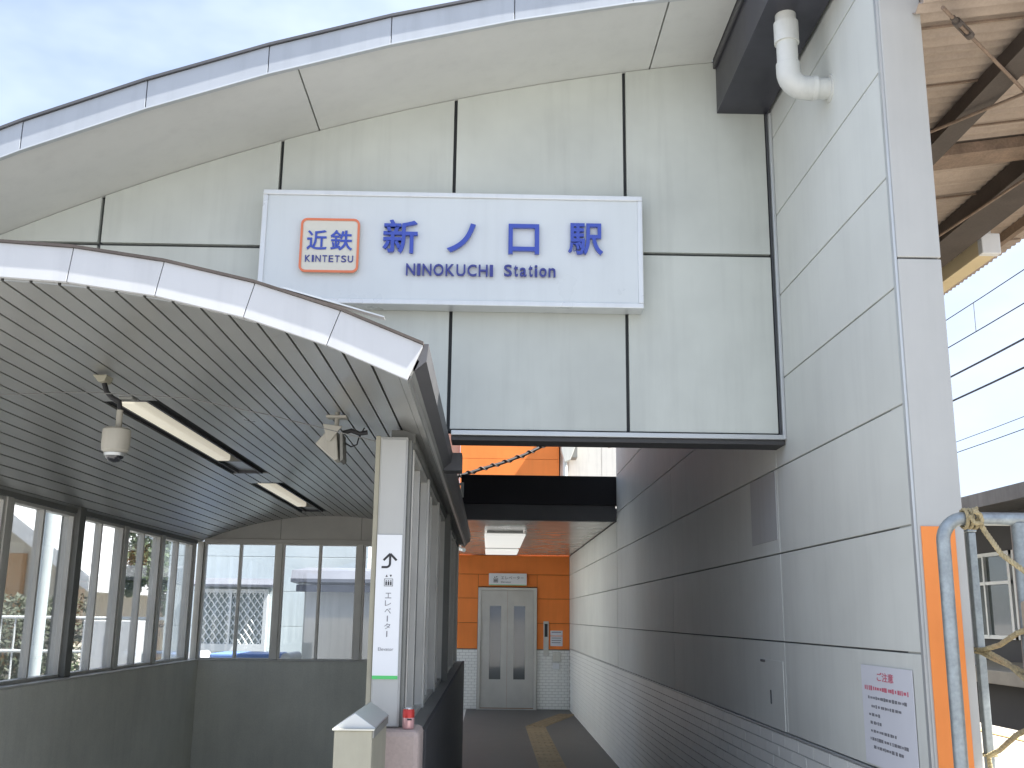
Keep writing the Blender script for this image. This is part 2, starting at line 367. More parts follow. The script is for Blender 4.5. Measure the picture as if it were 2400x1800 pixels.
for a, b in zip(fx[:-1], fx[1:]):   # each sheet is straight between its joints
    q = [(a+.002, arch(a)-.008), (b-.002, arch(b)-.008), (b-.002, arch(b)+.128), (a+.002, arch(a)+.128)]
    MB().prism(q, 'y', RY0, RY0+.02).build('fascia_sheet', 'fascia', roof, .002)
    q = [(a, arch(a)+.1285), (b, arch(b)+.1285), (b, arch(b)+.142), (a, arch(a)+.142)]
    MB().prism(q, 'y', RY0-.012, RY0+.05).build('drip_edge', 'dkedge', roof)
    q = [(a, arch(a)-.016), (b, arch(b)-.016), (b, arch(b)-.0085), (a, arch(a)-.0085)]
    MB().prism(q, 'y', RY0-.004, RY0+.021).build('fascia_lip', 'trim', roof)

box('passage_light_block', 'black', fac, -.62, -.56, FY+.11, 12.0, 2.60, 4.20, 0)  # unseen wall added to keep skylight out of the passage
# box gutter between roof end and passage wall
bgut = thing('box_gutter', (1.31, 4.5, 4.24), 'dark slate box gutter running under the roof end beside the wall', 'gutter')
MB().prism([(1.180, 4.565), (1.178, 4.24), (1.445, 4.24), (1.445, 4.70), (1.43, 4.70), (1.43, 4.26), (1.195, 4.26), (1.195, 4.565)], 'y', 3.78, FY-.001).build('trough', 'gutter', bgut, .002)
box('end_plate', 'gutter', bgut, 1.181, 1.442, 3.765, 3.779, 4.243, 4.60)
box('edge_strip', 'dkedge', bgut, 1.1655, 1.1790, 4.385, FY-.002, 4.50, 4.70)

# white drain pipe that leaves the gutter and turns into the wall
dp = thing('drain_pipe', (1.33, 4.12, 3.89), 'white plastic drain pipe elbowing from gutter into the wall', 'pipe')
PXp, PYp, PZp, PR = 1.285, 4.12, 3.885, .050
MB().tube([(PXp, PYp, 4.245), (PXp, PYp, PZp+.10)], PR-.004, 24).build('pipe', 'pvc', dp, smooth=True)
arc = [(PXp, PYp, PZp+.115)]+[(PXp+.075-.075*math.cos(a), PYp, PZp+.075-.075*math.sin(a)) for a in lin(0, math.pi/2, 10)]+[(PXp+.10, PYp, PZp)]
MB().tube(arc, PR+.002, 24).build('elbow', 'pvc', dp, smooth=True)
MB().tube([(PXp, PYp, 4.10), (PXp, PYp, 4.20)], PR+.004, 24).build('collar', 'pvc', dp, smooth=True)
MB().tube([(PXp+.098, PYp, PZp), (PXp+.118, PYp, PZp)], PR+.005, 24).build('collar', 'pvc', dp, smooth=True)
MB().tube([(PXp+.112, PYp, PZp), (WX+.002, PYp, PZp)], PR-.003, 24).build('pipe', 'pvc', dp, smooth=True)
MB().tube([(WX-.008, PYp, PZp), (WX+.001, PYp, PZp)], PR+.012, 24).build('wall_flange', 'pvc', dp, smooth=True)

# ================================================================== STATION SIGN
SX0, SX1, SZ0, SZ1, SY = -1.178, .752, 3.110, 3.708, 4.93
sg = thing('station_sign', ((SX0+SX1)/2, SY, SZ0), 'wide white framed station name sign with raised blue letters', 'sign')
box('board', 'board', sg, SX0+.012, SX1-.012, SY+.012, FY-.004, SZ0+.012, SZ1-.012)
for q in ((SX0, SX1, SZ1-.026, SZ1), (SX0, SX1, SZ0, SZ0+.026)): box('frame_bar', 'signframe', sg, q[0], q[1], SY, FY-.006, q[2], q[3], .004)
for q in ((SX0, SX0+.026), (SX1-.026, SX1)): box('frame_bar', 'signframe', sg, q[0], q[1], SY+.0005, FY-.0065, SZ0+.0265, SZ1-.0265, .004)
AT = SY+.002
for ch, q in (('新', (-.562, -.387, 3.374, 3.551)), ('ノ', (-.239, -.095, 3.385, 3.538)), ('口', (.070, .225, 3.381, 3.540)), ('駅', (.372, .548, 3.383, 3.550))):
    lettering('character', ch, 'blue', sg, q, .016, at=AT, bold=.016)
def word(txt, rect, m, parent, name='letter', bold=.012, depth=.012, at=AT, gap=.16):
    """one object per letter, spaced by the natural widths of the letters"""
    W_ = {'I': .26, 'i': .24, 't': .34, 'a': .56, 'o': .60, 'n': .58, 'S': .66, 'N': .70, 'O': .78, 'K': .68, 'U': .70, 'C': .72, 'H': .70, 'T': .62, 'E': .60}
    ws = [W_.get(c, .6) for c in txt]; tot = sum(ws)+gap*(len(txt)-1); k = (rect[1]-rect[0])/tot; u = rect[0]; H = rect[3]-rect[2]
    for c, w in zip(txt, ws):
        z1 = rect[3]; z0 = rect[2]
        if c in 'aon': z1 = z0+.76*H
        lettering(name, c, m, parent, (u, u+w*k, z0, z1), depth, at=at, bold=bold); u += (w+gap)*k
word('NINOKUCHI', (-.440, -.005, 3.260, 3.321), 'navy', sg)
word('Station', (.050, .308, 3.263, 3.324), 'navy', sg)
# company emblem: cream plate, rounded orange border, two characters and a word
lp = MB()
def rrect(x0, x1, z0, z1, r, n=6):
    P = []
    for cx, cz, a0 in ((x1-r, z1-r, 0), (x0+r, z1-r, 90), (x0+r, z0+r, 180), (x1-r, z0+r, 270)):
        P += [(cx+r*math.cos(math.radians(a0+90*i/n)), cz+r*math.sin(math.radians(a0+90*i/n))) for i in range(n+1)]
    return P
LX0, LX1, LZ0, LZ1 = -.974, -.678, 3.264, 3.549
plate = lp.prism(rrect(LX0+.003, LX1-.003, LZ0+.003, LZ1-.003, .028), 'y', AT-.016, AT+.004).build('emblem_plate', 'cream', sg)
ob_, ib_ = rrect(LX0, LX1, LZ0, LZ1, .032), rrect(LX0+.011, LX1-.011, LZ0+.011, LZ1-.011, .022)
n_ = len(ob_); rb = MB()
rb.add([(x, AT-.021, z) for x, z in ob_]+[(x, AT-.021, z) for x, z in ib_]+[(x, AT-.012, z) for x, z in ob_]+[(x, AT-.012, z) for x, z in ib_],
       [f for i in range(n_) for f in ((i, (i+1) % n_, n_+(i+1) % n_, n_+i), (2*n_+i, 3*n_+i, 3*n_+(i+1) % n_, 2*n_+(i+1) % n_), (i, 2*n_+i, 2*n_+(i+1) % n_, (i+1) % n_), (n_+i, n_+(i+1) % n_, 3*n_+(i+1) % n_, 3*n_+i))])
rb.build('emblem_border', 'redline', plate)
lettering('character', '近', 'blue', plate, (-.940, -.840, 3.381, 3.485), .006, at=AT-.0158, bold=.012)
lettering('character', '鉄', 'blue', plate, (-.823, -.712, 3.380, 3.487), .006, at=AT-.0158, bold=.012)
word('KINTETSU', (-.944, -.705, 3.318, 3.353), 'navy', plate, bold=.004, depth=.005, at=AT-.0158, gap=.22)

# ================================================================== PASSAGE WALL (right)
pwl = thing('passage_wall', (WX+.1, 8, 0), 'long grey panelled passage wall with white tiled dado on the right', 'wall')
rows = [1.062, 1.495, 1.928, 2.357, 2.790, 3.222, 3.655, 4.090, 4.523]
G = .0035
for ya, yb in ((3.575, 5.232), (5.232, 8.35), (8.35, 11.98)):
    for za, zb in zip(rows[:-1], rows[1:]): box('wall_panel', 'wall', pwl, WX, WX+.02, ya+G, yb-G, za+G, zb-G, .002)
for ya, yb in ((12.0, 15.6), (15.6, 19.131)):
    for za, zb in ((1.062, 1.495), (1.495, 1.928), (1.928, 2.357), (2.357, 2.695)): box('wall_panel', 'wall', pwl, WX, WX+.02, ya+G, yb-G, za+G, zb-G, .002)
box('backing_wall', 'walljoint', pwl, WX+.021, WX+.12, 3.72, 11.98, 0, 5.6, 0)
box('backing_wall', 'walljoint', pwl, WX+.022, WX+.12, 11.99, ELY+.1, 0, 2.74, 0)
box('upper_wall', 'wall', pwl, WX, WX+.02, 3.575, 11.98, 4.53, 5.6, 0)
# dado of white glazed bricks
dado = box('dado', 'grout', pwl, WX+.001, WX+.0205, 3.575, 19.12, 0, 1.052, 0)
box('dado_cap', 'trim', pwl, WX-.008, WX+.02, 3.575, 19.12, 1.0535, 1.0605, .001)
bw, bh = .2275, .0585
def proj(p):
    d = Vector(p)-Vector((0, 0, 1.6)); z = d.dot(fw)
    return (512+1033.1*d.dot(rr)/z, 384-1033.1*d.dot(uu)/z, z)
brick_me = bpy.data.meshes.new('brick'); bmb = MB().box(-.004, .003, -(bw-.006)/2, (bw-.006)/2, -(bh-.006)/2, (bh-.006)/2)
brick_me.from_pydata(bmb.v, [], bmb.f); brick_me.materials.append(M['tile'])
cand, rest = [], []
nrow = 18; y = 3.58
for j in range(nrow):
    zc = 1.050-bh*(j+.5); yy = 3.58+(0 if j % 2 else bw/2)+bw/2
    while yy < 19.0:
        px, py, d = proj((WX, yy, zc)); vis = -20 < px < 1040 and py < 780
        (cand if vis else rest).append((d, yy, zc)); yy += bw
cand.sort(); rest += cand[300:]; cand = cand[:300]
for d, yy, zc in cand: place(brick_me, 'brick', (WX-.001, yy+random.uniform(-.001, .001), zc), dado)
rb = MB()
for d, yy, zc in rest: rb.box(WX-.005, WX+.0025, yy-(bw-.006)/2, yy+(bw-.006)/2, zc-(bh-.006)/2, zc+(bh-.006)/2)
rb.build('brick_field', 'tile', dado, kind='stuff')
# corner pillar with its orange stripe
pil = box('corner_pillar', 'pillar', pwl, WX+.008, 1.632, 3.545, 3.71, 0, 2.893, .004)
box('pillar_upper', 'pillar', pil, WX+.008, 1.632, 3.545, 3.71, 2.899, 5.6, .004)
box('corner_bead', 'trim', pil, WX-.002, WX+.0075, 3.552, 3.574, 0, 5.6, 0)
box('orange_stripe', 'orangestripe', pil, 1.481, 1.598, 3.541, 3.5445, 0, 1.921, 0)
# flush access doors in the wall
hat = MB().box(WX-.003, WX+.001, 5.262, 5.775, 2.0, 2.352).build('access_panel', 'panel2', pwl, .001)
hat = MB().box(WX-.003, WX+.001, 5.27, 5.765, 1.066, 1.40).build('access_door', 'wall', pwl, .001)
box('hinge', 'dkedge', hat, WX-.010, WX-.003, 5.60, 5.68, 1.385, 1.397)
box('handle', 'joint', hat, WX-.008, WX-.003, 5.50, 5.512, 1.18, 1.25)
# printed notice on the wall
nb = thing('wall_notice', (WX-.005, 3.9, 1.07), 'white paper notice with red heading taped to the right wall', 'notice')
box('sheet', 'paper', nb, WX-.0062, WX-.0042, 3.652, 4.152, 1.075, 1.436, 0)
lettering('heading', 'ご注意', 'red_print', nb, (-3.985, -3.825, 1.382, 1.414), .001, plane='x', at=WX-.0064, bold=.01)
def blurline(z, ya, yb, m, h=.012):
    mbx = MB(); yq = ya
    while yq > yb:
        w = random.uniform(.008, .026); hh = h*random.uniform(.6, 1.1)
        mbx.box(WX-.0070, WX-.0064, yq-w, yq, z-hh/2, z+hh/2); yq -= w+random.uniform(.003, .012)
    mbx.build('text_line', m, nb)
blurline(1.353, 4.12, 3.69, 'red_print', .016)
for z, a, b in ((1.318, 4.09, 3.72), (1.287, 4.06, 3.78), (1.256, 4.09, 3.98), (1.227, 4.08, 3.96), (1.197, 4.08, 3.83), (1.168, 4.09, 3.74), (1.140, 4.06, 3.79), (1.098, 3.73, 3.69)): blurline(z, a, b, 'grey_print')

# ================================================================== STAIR CANOPY (left)
cn_ = thing('stair_canopy', (-1.66, 7, 0), 'arched glazed stair shelter with white curved fascia on the left', 'shelter')
CY0, CY1 = 3.103, 10.95
EXR, EXL = -.215, -3.125
xsn = lin(EXL, EXR, 44)
croof = MB().strip([(x, ctop(x)-.004) for x in xsn], [(x, ctop(x)-.05) for x in xsn], CY0+.02, CY1+.1).build('roof', 'dkedge', cn_)
fxc = [-3.125, -2.863, -2.592, -2.304, -2.016, -1.60, -1.322, -1.036, -.748, -.477, -.215]
def slant(x): return x+ (x+1.67)*-.032      # lower edge leans towards the middle
for a, b in zip(fxc[:-1], fxc[1:]):
    q = [(slant(a)+.0012, ctop(a)-.113), (slant(b)-.0012, ctop(b)-.113), (b-.0012, ctop(b)-.002), (a+.0012, ctop(a)-.002)]
    MB().prism(q, 'y', CY0, CY0+.018).build('fascia_sheet', 'canfascia', croof, .0015)
    MB().prism([(a, ctop(a)-.0018), (b, ctop(b)-.0018), (b, ctop(b)+.007), (a, ctop(a)+.007)], 'y', CY0-.008, CY0+.05).build('drip_edge', 'rustdark', croof)
# loose strip of flashing that stands off the drip edge
MB().prism([(-.66, ctop(-.66)+.006), (-.34, ctop(-.34)+.030), (-.34, ctop(-.34)+.034), (-.66, ctop(-.66)+.012)], 'y', CY0-.006, CY0+.03).build('loose_flashing', 'metalcap', croof)
# ceiling of narrow metal slats with dark gaps
cbk = MB()
for xa, xb, ya, yb in ((-3.02, -1.864, CY0+.02, CY1), (-1.676, -.255, CY0+.02, CY1), (-1.864, -1.676, CY0+.02, 4.98), (-1.864, -1.676, 7.60, 8.15), (-1.864, -1.676, 10.45, CY1)):
    xq = lin(xa, xb, 16); cbk.strip([(x, csof(x)+.022) for x in xq], [(x, csof(x)+.012) for x in xq], ya, yb)
cbk.build('ceiling_back', 'gap', croof)
x = -.292; slats = []
while x > -3.03:
    x0, x1 = x-.0895+.0100, x
    xm = (x0+x1)/2
    # light troughs interrupt the two crown slats
    segs = [(CY0+.0185, CY1-.01)]
    if x0 < -1.665 and x1 > -1.85: segs = [(CY0+.0185, 4.98), (7.60, 8.15), (10.45, CY1-.01)]
    for ya, yb in segs:
        m = MB().prism([(x0, csof(x0)), (x1, csof(x1)), (x1, csof(x1)+.010), (x0, csof(x0)+.010)], 'y', ya, yb)
        m.build('ceiling_slat', 'slat', croof)
    x -= .0895
MB().prism([(-.290, csof(-.290)-.001), (-.262, csof(-.262)-.003), (-.250, csof(-.262)+.012), (-.290, csof(-.290)+.012)], 'y', CY0+.0185, CY1).build('edge_trim', 'slat', croof)
# eave gutters (right and left)
for sgn in (1, -1):
    mx_ = lambda x: x if sgn > 0 else -3.34-x
    MB().prism([(mx_(-.262), 2.306), (mx_(-.236), 2.352), (mx_(-.228), 2.372), (mx_(-.243), 2.385), (mx_(-.268), 2.33)], 'y', CY0+.0185, CY1).build('eave_face', 'dkpost', croof)
    MB().prism([(mx_(-.246), 2.338), (mx_(-.206), 2.372), (mx_(-.200), 2.428), (mx_(-.243), 2.428)], 'y', CY0+.0185, CY1).build('gutter', 'dkedge', croof)
box('gutter_end', 'dkedge', croof, -.245, -.150, 5.28, 5.40, 2.33, 2.424)
# light troughs
for ya, yb in ((4.985, 7.595), (8.155, 10.445)):
    tr = MB(); zc = csof(-1.77)
    tr.box(-1.858, -1.850, ya, yb, zc-.003, zc+.055).box(-1.690, -1.678, ya, yb, zc-.003, zc+.055).box(-1.850, -1.690, ya, ya+.012, zc-.002, zc+.055).box(-1.850, -1.690, yb-.012, yb, zc-.002, zc+.055).box(-1.862, -1.678, ya, yb, zc+.0555, zc+.062)
    lt = thing('ceiling_lamp', (-1.77, (ya+yb)/2, zc), 'nearer cream fluorescent lamp recessed in the slatted canopy ceiling' if ya < 6 else 'farther cream fluorescent lamp recessed in the slatted canopy ceiling', 'lamp', 'canopy ceiling lamps')
    tr.build('trough', 'dkedge', lt)
    ys_ = yb-.62 if ya < 6 else yb-.5
    box('diffuser', 'lamp', lt, -1.849, -1.755, ya+.03, ys_-.03, zc-.006, zc+.04, .012)
    box('divider', 'dkpost', lt, -1.848, -1.692, ys_-.012, ys_+.012, zc-.004, zc+.054)
    box('cover_plate', 'lampoff', lt, -1.848, -1.692, ys_+.02, yb-.014, zc+.02, zc+.03, 0)
# low walls of the stairwell
SILL = 1.150
wl = box('low_wall', 'plaster', cn_, -3.24, -2.93, 4.05, CY1+.1, -3.0, SILL-.012, .004)
box('sill', 'frame', cn_, -3.25, -2.925, 4.05, CY1+.11, SILL-.0115, SILL, .003)
box('low_wall', 'plaster', cn_, -2.929, -.502, 10.858, 11.05, -3.0, SILL-.012, .004)
box('sill', 'frame', cn_, -2.924, -.502, 10.845, 11.06, SILL-.0115, SILL, .003)
rw = box('low_wall', 'pink', cn_, -.50, -.250, 4.05, 4.30, -3.0, 1.183, .022)
box('low_wall', 'plaster', cn_, -.4995, -.262, 4.301, 11.05, -3.0, 1.138, .004)
box('shade_facing', 'charcoal', cn_, -.261, -.240, 4.301, 10.9, 0, 1.160, .003)  # shade on the wall's outer face put into the colour
box('sill', 'dkpost', cn_, -.4995, -.262, 4.301, 11.05, 1.1385, 1.152, .003)
# posts, sashes and panes
WT = 2.297
def sash_y(xc, ya, yb, d=.035, into=None):
    """a pair of sashes in a side wall, between posts at ya and yb"""
    fr = MB(); w = .034
    fr.box(xc-d, xc+d, ya, ya+w, SILL+.002, WT).box(xc-d, xc+d, yb-w, yb, SILL+.002, WT)
    fr.box(xc-d, xc+d, ya+w, yb-w, SILL+.002, SILL+.022).box(xc-d, xc+d, ya+w, yb-w, WT-.022, WT)
    f = fr.build('window_frame', 'frame', cn_)
    gm = GLASS if xc < -2 else TINTED
    ym = (ya+yb)/2; box('mullion', 'frame', f, xc-d*.8, xc+d*.8, ym-.014, ym+.014, SILL+.0225, WT-.0225, .003)
    box('pane', gm, f, xc-.002, xc+.002, ya+w+.001, ym-.015, SILL+.023, WT-.023, 0)
    box('pane', gm, f, xc-.002, xc+.002, ym+.015, yb-w-.001, SILL+.023, WT-.023, 0)
gys = [4.36, 5.44, 6.55, 7.66, 8.70, 9.69, 10.74]
for xc in (-3.05, -.365):
    for a, b in zip(gys[:-1], gys[1:]):
        sash_y(xc, a+.045, b-.045)
    for k, yv in enumerate(gys):
        if k == 0: continue
        if k in (3,): box('post', 'dkpost', cn_, xc-.06, xc+.075, yv-.06, yv+.05, SILL+.001, 2.36, .004)
        else: box('post', 'frame', cn_, xc-.045, xc+.045, yv-.042, yv+.042, SILL+.001, 2.335, .004)
    box('header', 'dkpost', cn_, xc-.05, xc+.05, 4.24, 10.80, WT+.002, csof(-3.0)+.02, .003)
def sash_x(xa, xb, yc=10.93, d=.035):
    fr = MB(); w = .018
    fr.box(xa, xa+w, yc-d, yc+d, SILL+.002, 2.315).box(xb-w, xb, yc-d, yc+d, SILL+.002, 2.315)
    fr.box(xa+w, xb-w, yc-d, yc+d, SILL+.002, SILL+.014).box(xa+w, xb-w, yc-d, yc+d, 2.303, 2.315)
    f = fr.build('window_frame', 'frame', cn_); xm = (xa+xb)/2
    box('mullion', 'frame', f, xm-.014, xm+.014, yc-d*.9, yc+d*.9, SILL+.0145, 2.3025, .003)
    box('pane', GLASS, f, xa+w+.001, xm-.015, yc-.002, yc+.002, SILL+.0145, 2.3025, 0)
    box('pane', GLASS, f, xm+.015, xb-w-.001, yc-.002, yc+.002, SILL+.0145, 2.3025, 0)
bp = [-2.985, -2.178, -1.340, -.502]
for a, b in zip(bp[:-1], bp[1:]): sash_x(a+.030, b-.030)
for xv in bp[1:-1]: box('post', 'frame', cn_, xv-.029, xv+.029, 10.885, 10.975, SILL+.001, 2.318, .003)
box('post', 'dkpost', cn_, -.535, -.43, 10.87, 10.99, SILL+.001, 2.34, .003)
box('post', 'frame', cn_, -3.02, -2.958, 10.87, 10.99, SILL+.001, 2.33, .003)
box('header', 'gable', cn_, -2.957, -.52, 10.875, 10.985, 2.3165, 2.362, .003)
for a, b in zip([-3.0, -2.178, -1.340], [-2.178, -1.340, -.40]):
    xq = lin(a+.002, b-.002, 10)
    MB().strip([(x, max(2.367, csof(x)-.001)) for x in xq], [(x, 2.363) for x in xq], 10.89, 10.93).build('gable_board', 'gable', cn_)
# front post
fp = MB().box(-.446, -.336, 4.13, 4.24, 1.185, 2.305).build('corner_post', 'pillar', cn_, .004)
box('post_flange', 'beige', fp, -.466, -.4465, 4.135, 4.22, 1.185, 2.31, .003)
box('post_flange', 'dkpost', fp, -.3355, -.322, 4.16, 4.24, 1.185, 2.30, .003)
box('cover_strip', 'pillar', fp, -.440, -.342, 4.1235, 4.1295, 1.19, 2.295, .002)

# guide sign on the post
es = thing('elevator_guide_sign', (-.395, 4.12, 1.36), 'tall white elevator guide sign with turning arrow on the canopy post', 'sign')
box('board', 'signwhite', es, -.4435, -.3455, 4.118, 4.1228, 1.362, 1.912, .001)
box('green_stripe', 'green', es, -.4435, -.3455, 4.1172, 4.1179, 1.3625, 1.3755, 0)
P0 = 4.1176
ar = MB(); pth = [(-.4215, 1.7855), (-.404, 1.7855)]+[(-.404+.014*math.sin(a), 1.7995-.014*math.cos(a)) for a in lin(0, math.pi/2, 6)]+[(-.390, 1.831)]
w_ = .0042
for i in range(len(pth)-1):
    a, b = Vector(pth[i]), Vector(pth[i+1]); t = (b-a).normalized(); n2 = Vector((-t.y, t.x))*w_
    ar.prism([tuple(a-n2-t*.001), tuple(b-n2+t*.001), tuple(b+n2+t*.001), tuple(a+n2-t*.001)], 'y', P0-.0006-.00004*i, P0)
for sx in (-1, 1):
    a, b = Vector((-.390, 1.8375)), Vector((-.390+sx*.0255, 1.812)); t = (b-a).normalized(); n2 = Vector((-t.y, t.x))*w_
    ar.prism([tuple(a-n2), tuple(b-n2), tuple(b+n2), tuple(a+n2)], 'y', P0-.0009-.0001*sx, P0)
ar.build('arrow', 'print', es)
pg = MB()
for q in ((-.410, -.376, 1.712, 1.7135), (-.410, -.376, 1.7395, 1.741), (-.410, -.4085, 1.7135, 1.7395), (-.3775, -.376, 1.7135, 1.7395)): pg.box(q[0], q[1], P0-.0006, P0, q[2], q[3])
for cx in (-.402, -.393, -.384): pg.box(cx-.003, cx+.003, P0-.0006, P0, 1.716, 1.730); pg.prism(rrect(cx-.0022, cx+.0022, 1.731, 1.7354, .0021, 3), 'y', P0-.0006, P0)
for cx, s_ in ((-.401, 1), (-.385, -1)):
    pg.prism([(cx-.0045, 1.752-s_*.004), (cx+.0045, 1.752-s_*.004), (cx, 1.752+s_*.005)], 'y', P0-.0006, P0)
pg.build('elevator_pictogram', 'print', es)
for k, c in enumerate('エレベ|タ|'):
    zt = 1.689-k*.0290
    if c == '|': MB().box(-.3945, -.3905, P0-.0006, P0, zt-.024, zt-.002).build('character', 'grey_print', es)
    else: lettering('character', c, 'grey_print', es, (-.404, -.380, zt-.023, zt-.002), .0006, at=P0)
lettering('lettering', 'Elevator', 'grey_print', es, (-.424, -.365, 1.468, 1.480), .0006, at=P0)

# drink can on the wall end
dc = thing('drink_can', (-.297, 4.10, 1.184), 'small red and pink drink can standing on the pink wall end', 'can')
cc = (-.297, 4.10)
MB().lathe([(.019, 1.1845), (.0225, 1.190), (.0225, 1.225)], cc, 28).build('lower_body', 'canpink', dc, smooth=True)
MB().lathe([(.0226, 1.2251), (.0226, 1.250), (.0195, 1.256)], cc, 28).build('upper_body', 'can', dc, smooth=True)
MB().lathe([(.0196, 1.2561), (.0204, 1.2585), (.0185, 1.259), (.0175, 1.2565)], cc, 28).build('lid', 'alu', dc, smooth=True)
box('print_block', 'print', dc, -.300, -.283, 4.0765, 4.0785, 1.217, 1.223, 0)

# beige wall end with gabled metal cap in front
be = thing('gate_pillar', (-.43, 3.73, 0), 'low beige square pillar with gabled metal cap before the post', 'pillar')
box('shaft', 'beige', be, -.491, -.368, 3.50, 3.98, 0, 1.238, .004)
MB().prism([(-.497, 1.2385), (-.362, 1.2385), (-.362, 1.2445), (-.4295, 1.290), (-.497, 1.2445)], 'y', 3.525, 3.99).build('cap', 'metalcap', be, .002)
MB().prism([(-.497, 1.2385), (-.362, 1.2385), (-.362, 1.2425), (-.497, 1.2425)], 'y', 3.494, 3.5245).build('cap_lip', 'cream', be)
box('cap_side', 'dkpost', be, -.3675, -.3625, 3.50, 3.985, 1.215, 1.238, 0)

# dome camera, floodlight, cable along the ceiling
dcam = thing('dome_camera', (-1.605, 4.4, 2.22), 'grey dome security camera hanging from the canopy ceiling', 'camera')
MB().lathe([(.040, 2.262), (.056, 2.275), (.0585, 2.295), (.0585, 2.362), (.052, 2.370), (.02, 2.374)], (-1.605, 4.4), 32).build('housing', 'camgrey', dcam, smooth=True)
MB().lathe([(.004, 2.222), (.022, 2.227), (.036, 2.240), (.042, 2.2615)], (-1.605, 4.4), 32).build('dome', 'dome', dcam, smooth=True)
MB().lathe([(.0435, 2.250), (.0455, 2.2625), (.0425, 2.2628)], (-1.605, 4.4), 32).build('trim_ring', 'metalcap', dcam, smooth=True)
MB().tube([(-1.600, 4.4, 2.373), (-1.600, 4.4, 2.45)], .0135, 14).build('stem', 'camgrey', dcam, smooth=True)
MB().tube([(-1.600, 4.4, 2.45), (-1.607, 4.4, 2.488), (-1.640, 4.4, 2.505), (-1.665, 4.4, 2.53), (-1.680, 4.4, 2.57)], .011, 10).build('arm', 'cable', dcam, smooth=True)
MB().prism([(-1.72, 2.598), (-1.655, 2.598), (-1.665, 2.57), (-1.69, 2.565)], 'y', 4.36, 4.44).build('ceiling_bracket', 'beige', dcam, .004)
box('junction_plate', 'dkpost', dcam, -1.60, -1.54, 4.37, 4.43, 2.495, 2.505)

fl_ = thing('flood_lamp', (-.68, 4.45, 2.24), 'beige wedge shaped flood lamp under the ceiling near the post', 'lamp')
MB().prism([(-.757, 2.318), (-.712, 2.372), (-.668, 2.378), (-.654, 2.252), (-.672, 2.246)], 'y', 4.40, 4.50).build('hood', 'camgrey', fl_, .005)
MB().prism([(-.653, 2.368), (-.640, 2.364), (-.632, 2.252), (-.646, 2.240)], 'y', 4.395, 4.505).build('visor', 'dkpost', fl_, .003)
MB().prism([(-.725, 2.402), (-.640, 2.392), (-.655, 2.375), (-.690, 2.325), (-.705, 2.328)], 'y', 4.382, 4.394).build('bracket', 'camgrey', fl_, .003)
MB().tube([(-.675, 4.45, 2.38), (-.675, 4.45, csof(-.675)-.002)], .010, 10).build('stem', 'camgrey', fl_, smooth=True)
box('mount', 'camgrey', fl_, -.72, -.63, 4.42, 4.48, csof(-.63)-.016, csof(-.63)-.004)
MB().tube([(-.645, 4.45, 2.375), (-.61, 4.45, 2.385), (-.575, 4.45, 2.372), (-.54, 4.45, 2.378)], .010, 8).build('arm', 'cable', fl_, smooth=True)
MB().tube([(-.636, 4.45, 2.33), (-.61, 4.46, 2.315), (-.585, 4.46, 2.325), (-.578, 4.46, 2.355), (-.555, 4.46, 2.40)], .0035, 6).build('lead', 'cable', fl_, smooth=True)

cw = [(-2.3, 4.30, 2.478), (-1.75, 4.34, 2.515), (-1.30, 4.34, 2.495), (-.95, 4.32, 2.425), (-.65, 4.28, 2.350), (-.45, 4.24, 2.298), (-.36, 4.20, 2.28)]
MB().tube(cw, .0022, 6).build('ceiling_cable', 'greycable', smooth=True, label='thin grey cable slung under the slatted canopy ceiling', cat='cable')
# ================================================================== ELEVATOR END OF THE PASSAGE
et = thing('elevator_tower', (.35, ELY+.5, 0), 'orange panelled elevator tower closing the far end of the passage', 'building')
TX0, TX1 = -.62, WX
oz = [1.040, 1.495, 1.928, 2.357, 2.698]
for xa, xb in ((TX0, -.195), (.875, TX1)):
    for za, zb in zip(oz[:-1], oz[1:]):
        if za < 2.13: box('wall_panel', 'orange', et, xa+.003, xb-.003, ELY, ELY+.03, za+.004, min(zb, 2.357)-.004, .002)
box('wall_panel', 'orange', et, TX0+.003, TX1-.003, ELY, ELY+.03, 2.361, 2.698, .002)
box('wall_panel', 'orange', et, -.192, .872, ELY, ELY+.03, 2.14, 2.353, .002)
for za, zb in zip([3.2, 3.62, 4.05, 4.48, 4.91, 5.34], [3.62, 4.05, 4.48, 4.91, 5.34, 5.77]):
    box('wall_panel', 'orange', et, -.575, 1.270, ELY, ELY+.03, za+.003, zb-.003, .002)
box('core', 'orangejoint', et, TX0+.01, TX1+.15, ELY+.031, ELY+2.2, 0, 3.2, 0)
box('core', 'orange', et, -.574, 1.269, ELY+.031, ELY+2.2, 3.2, 5.77, 0)
# white tile dado either side of the door
for xa, xb in ((TX0, -.195), (.875, TX1)):
    t_ = MB(); t_.box(xa, xb, ELY+.004, ELY+.03, 0, 1.028); base = t_.build('tile_backing', 'grout', et)
    tt = MB(); z = .01; j = 0
    while z < 1.0:
        xq = xa-(.055 if j % 2 else 0)
        while xq < xb:
            q0, q1 = max(xa+.001, xq+.003), min(xb-.001, xq+.107)
            if q1-q0 > .01: tt.box(q0, q1, ELY-.003, ELY+.006, z+.003, z+.0475)
            xq += .11
        z += .0507; j += 1
    tt.build('tile_field', 'tile', base, kind='stuff')
    box('dado_cap', 'dkpost', et, xa, xb, ELY-.008, ELY+.02, 1.0285, 1.0395, .002)
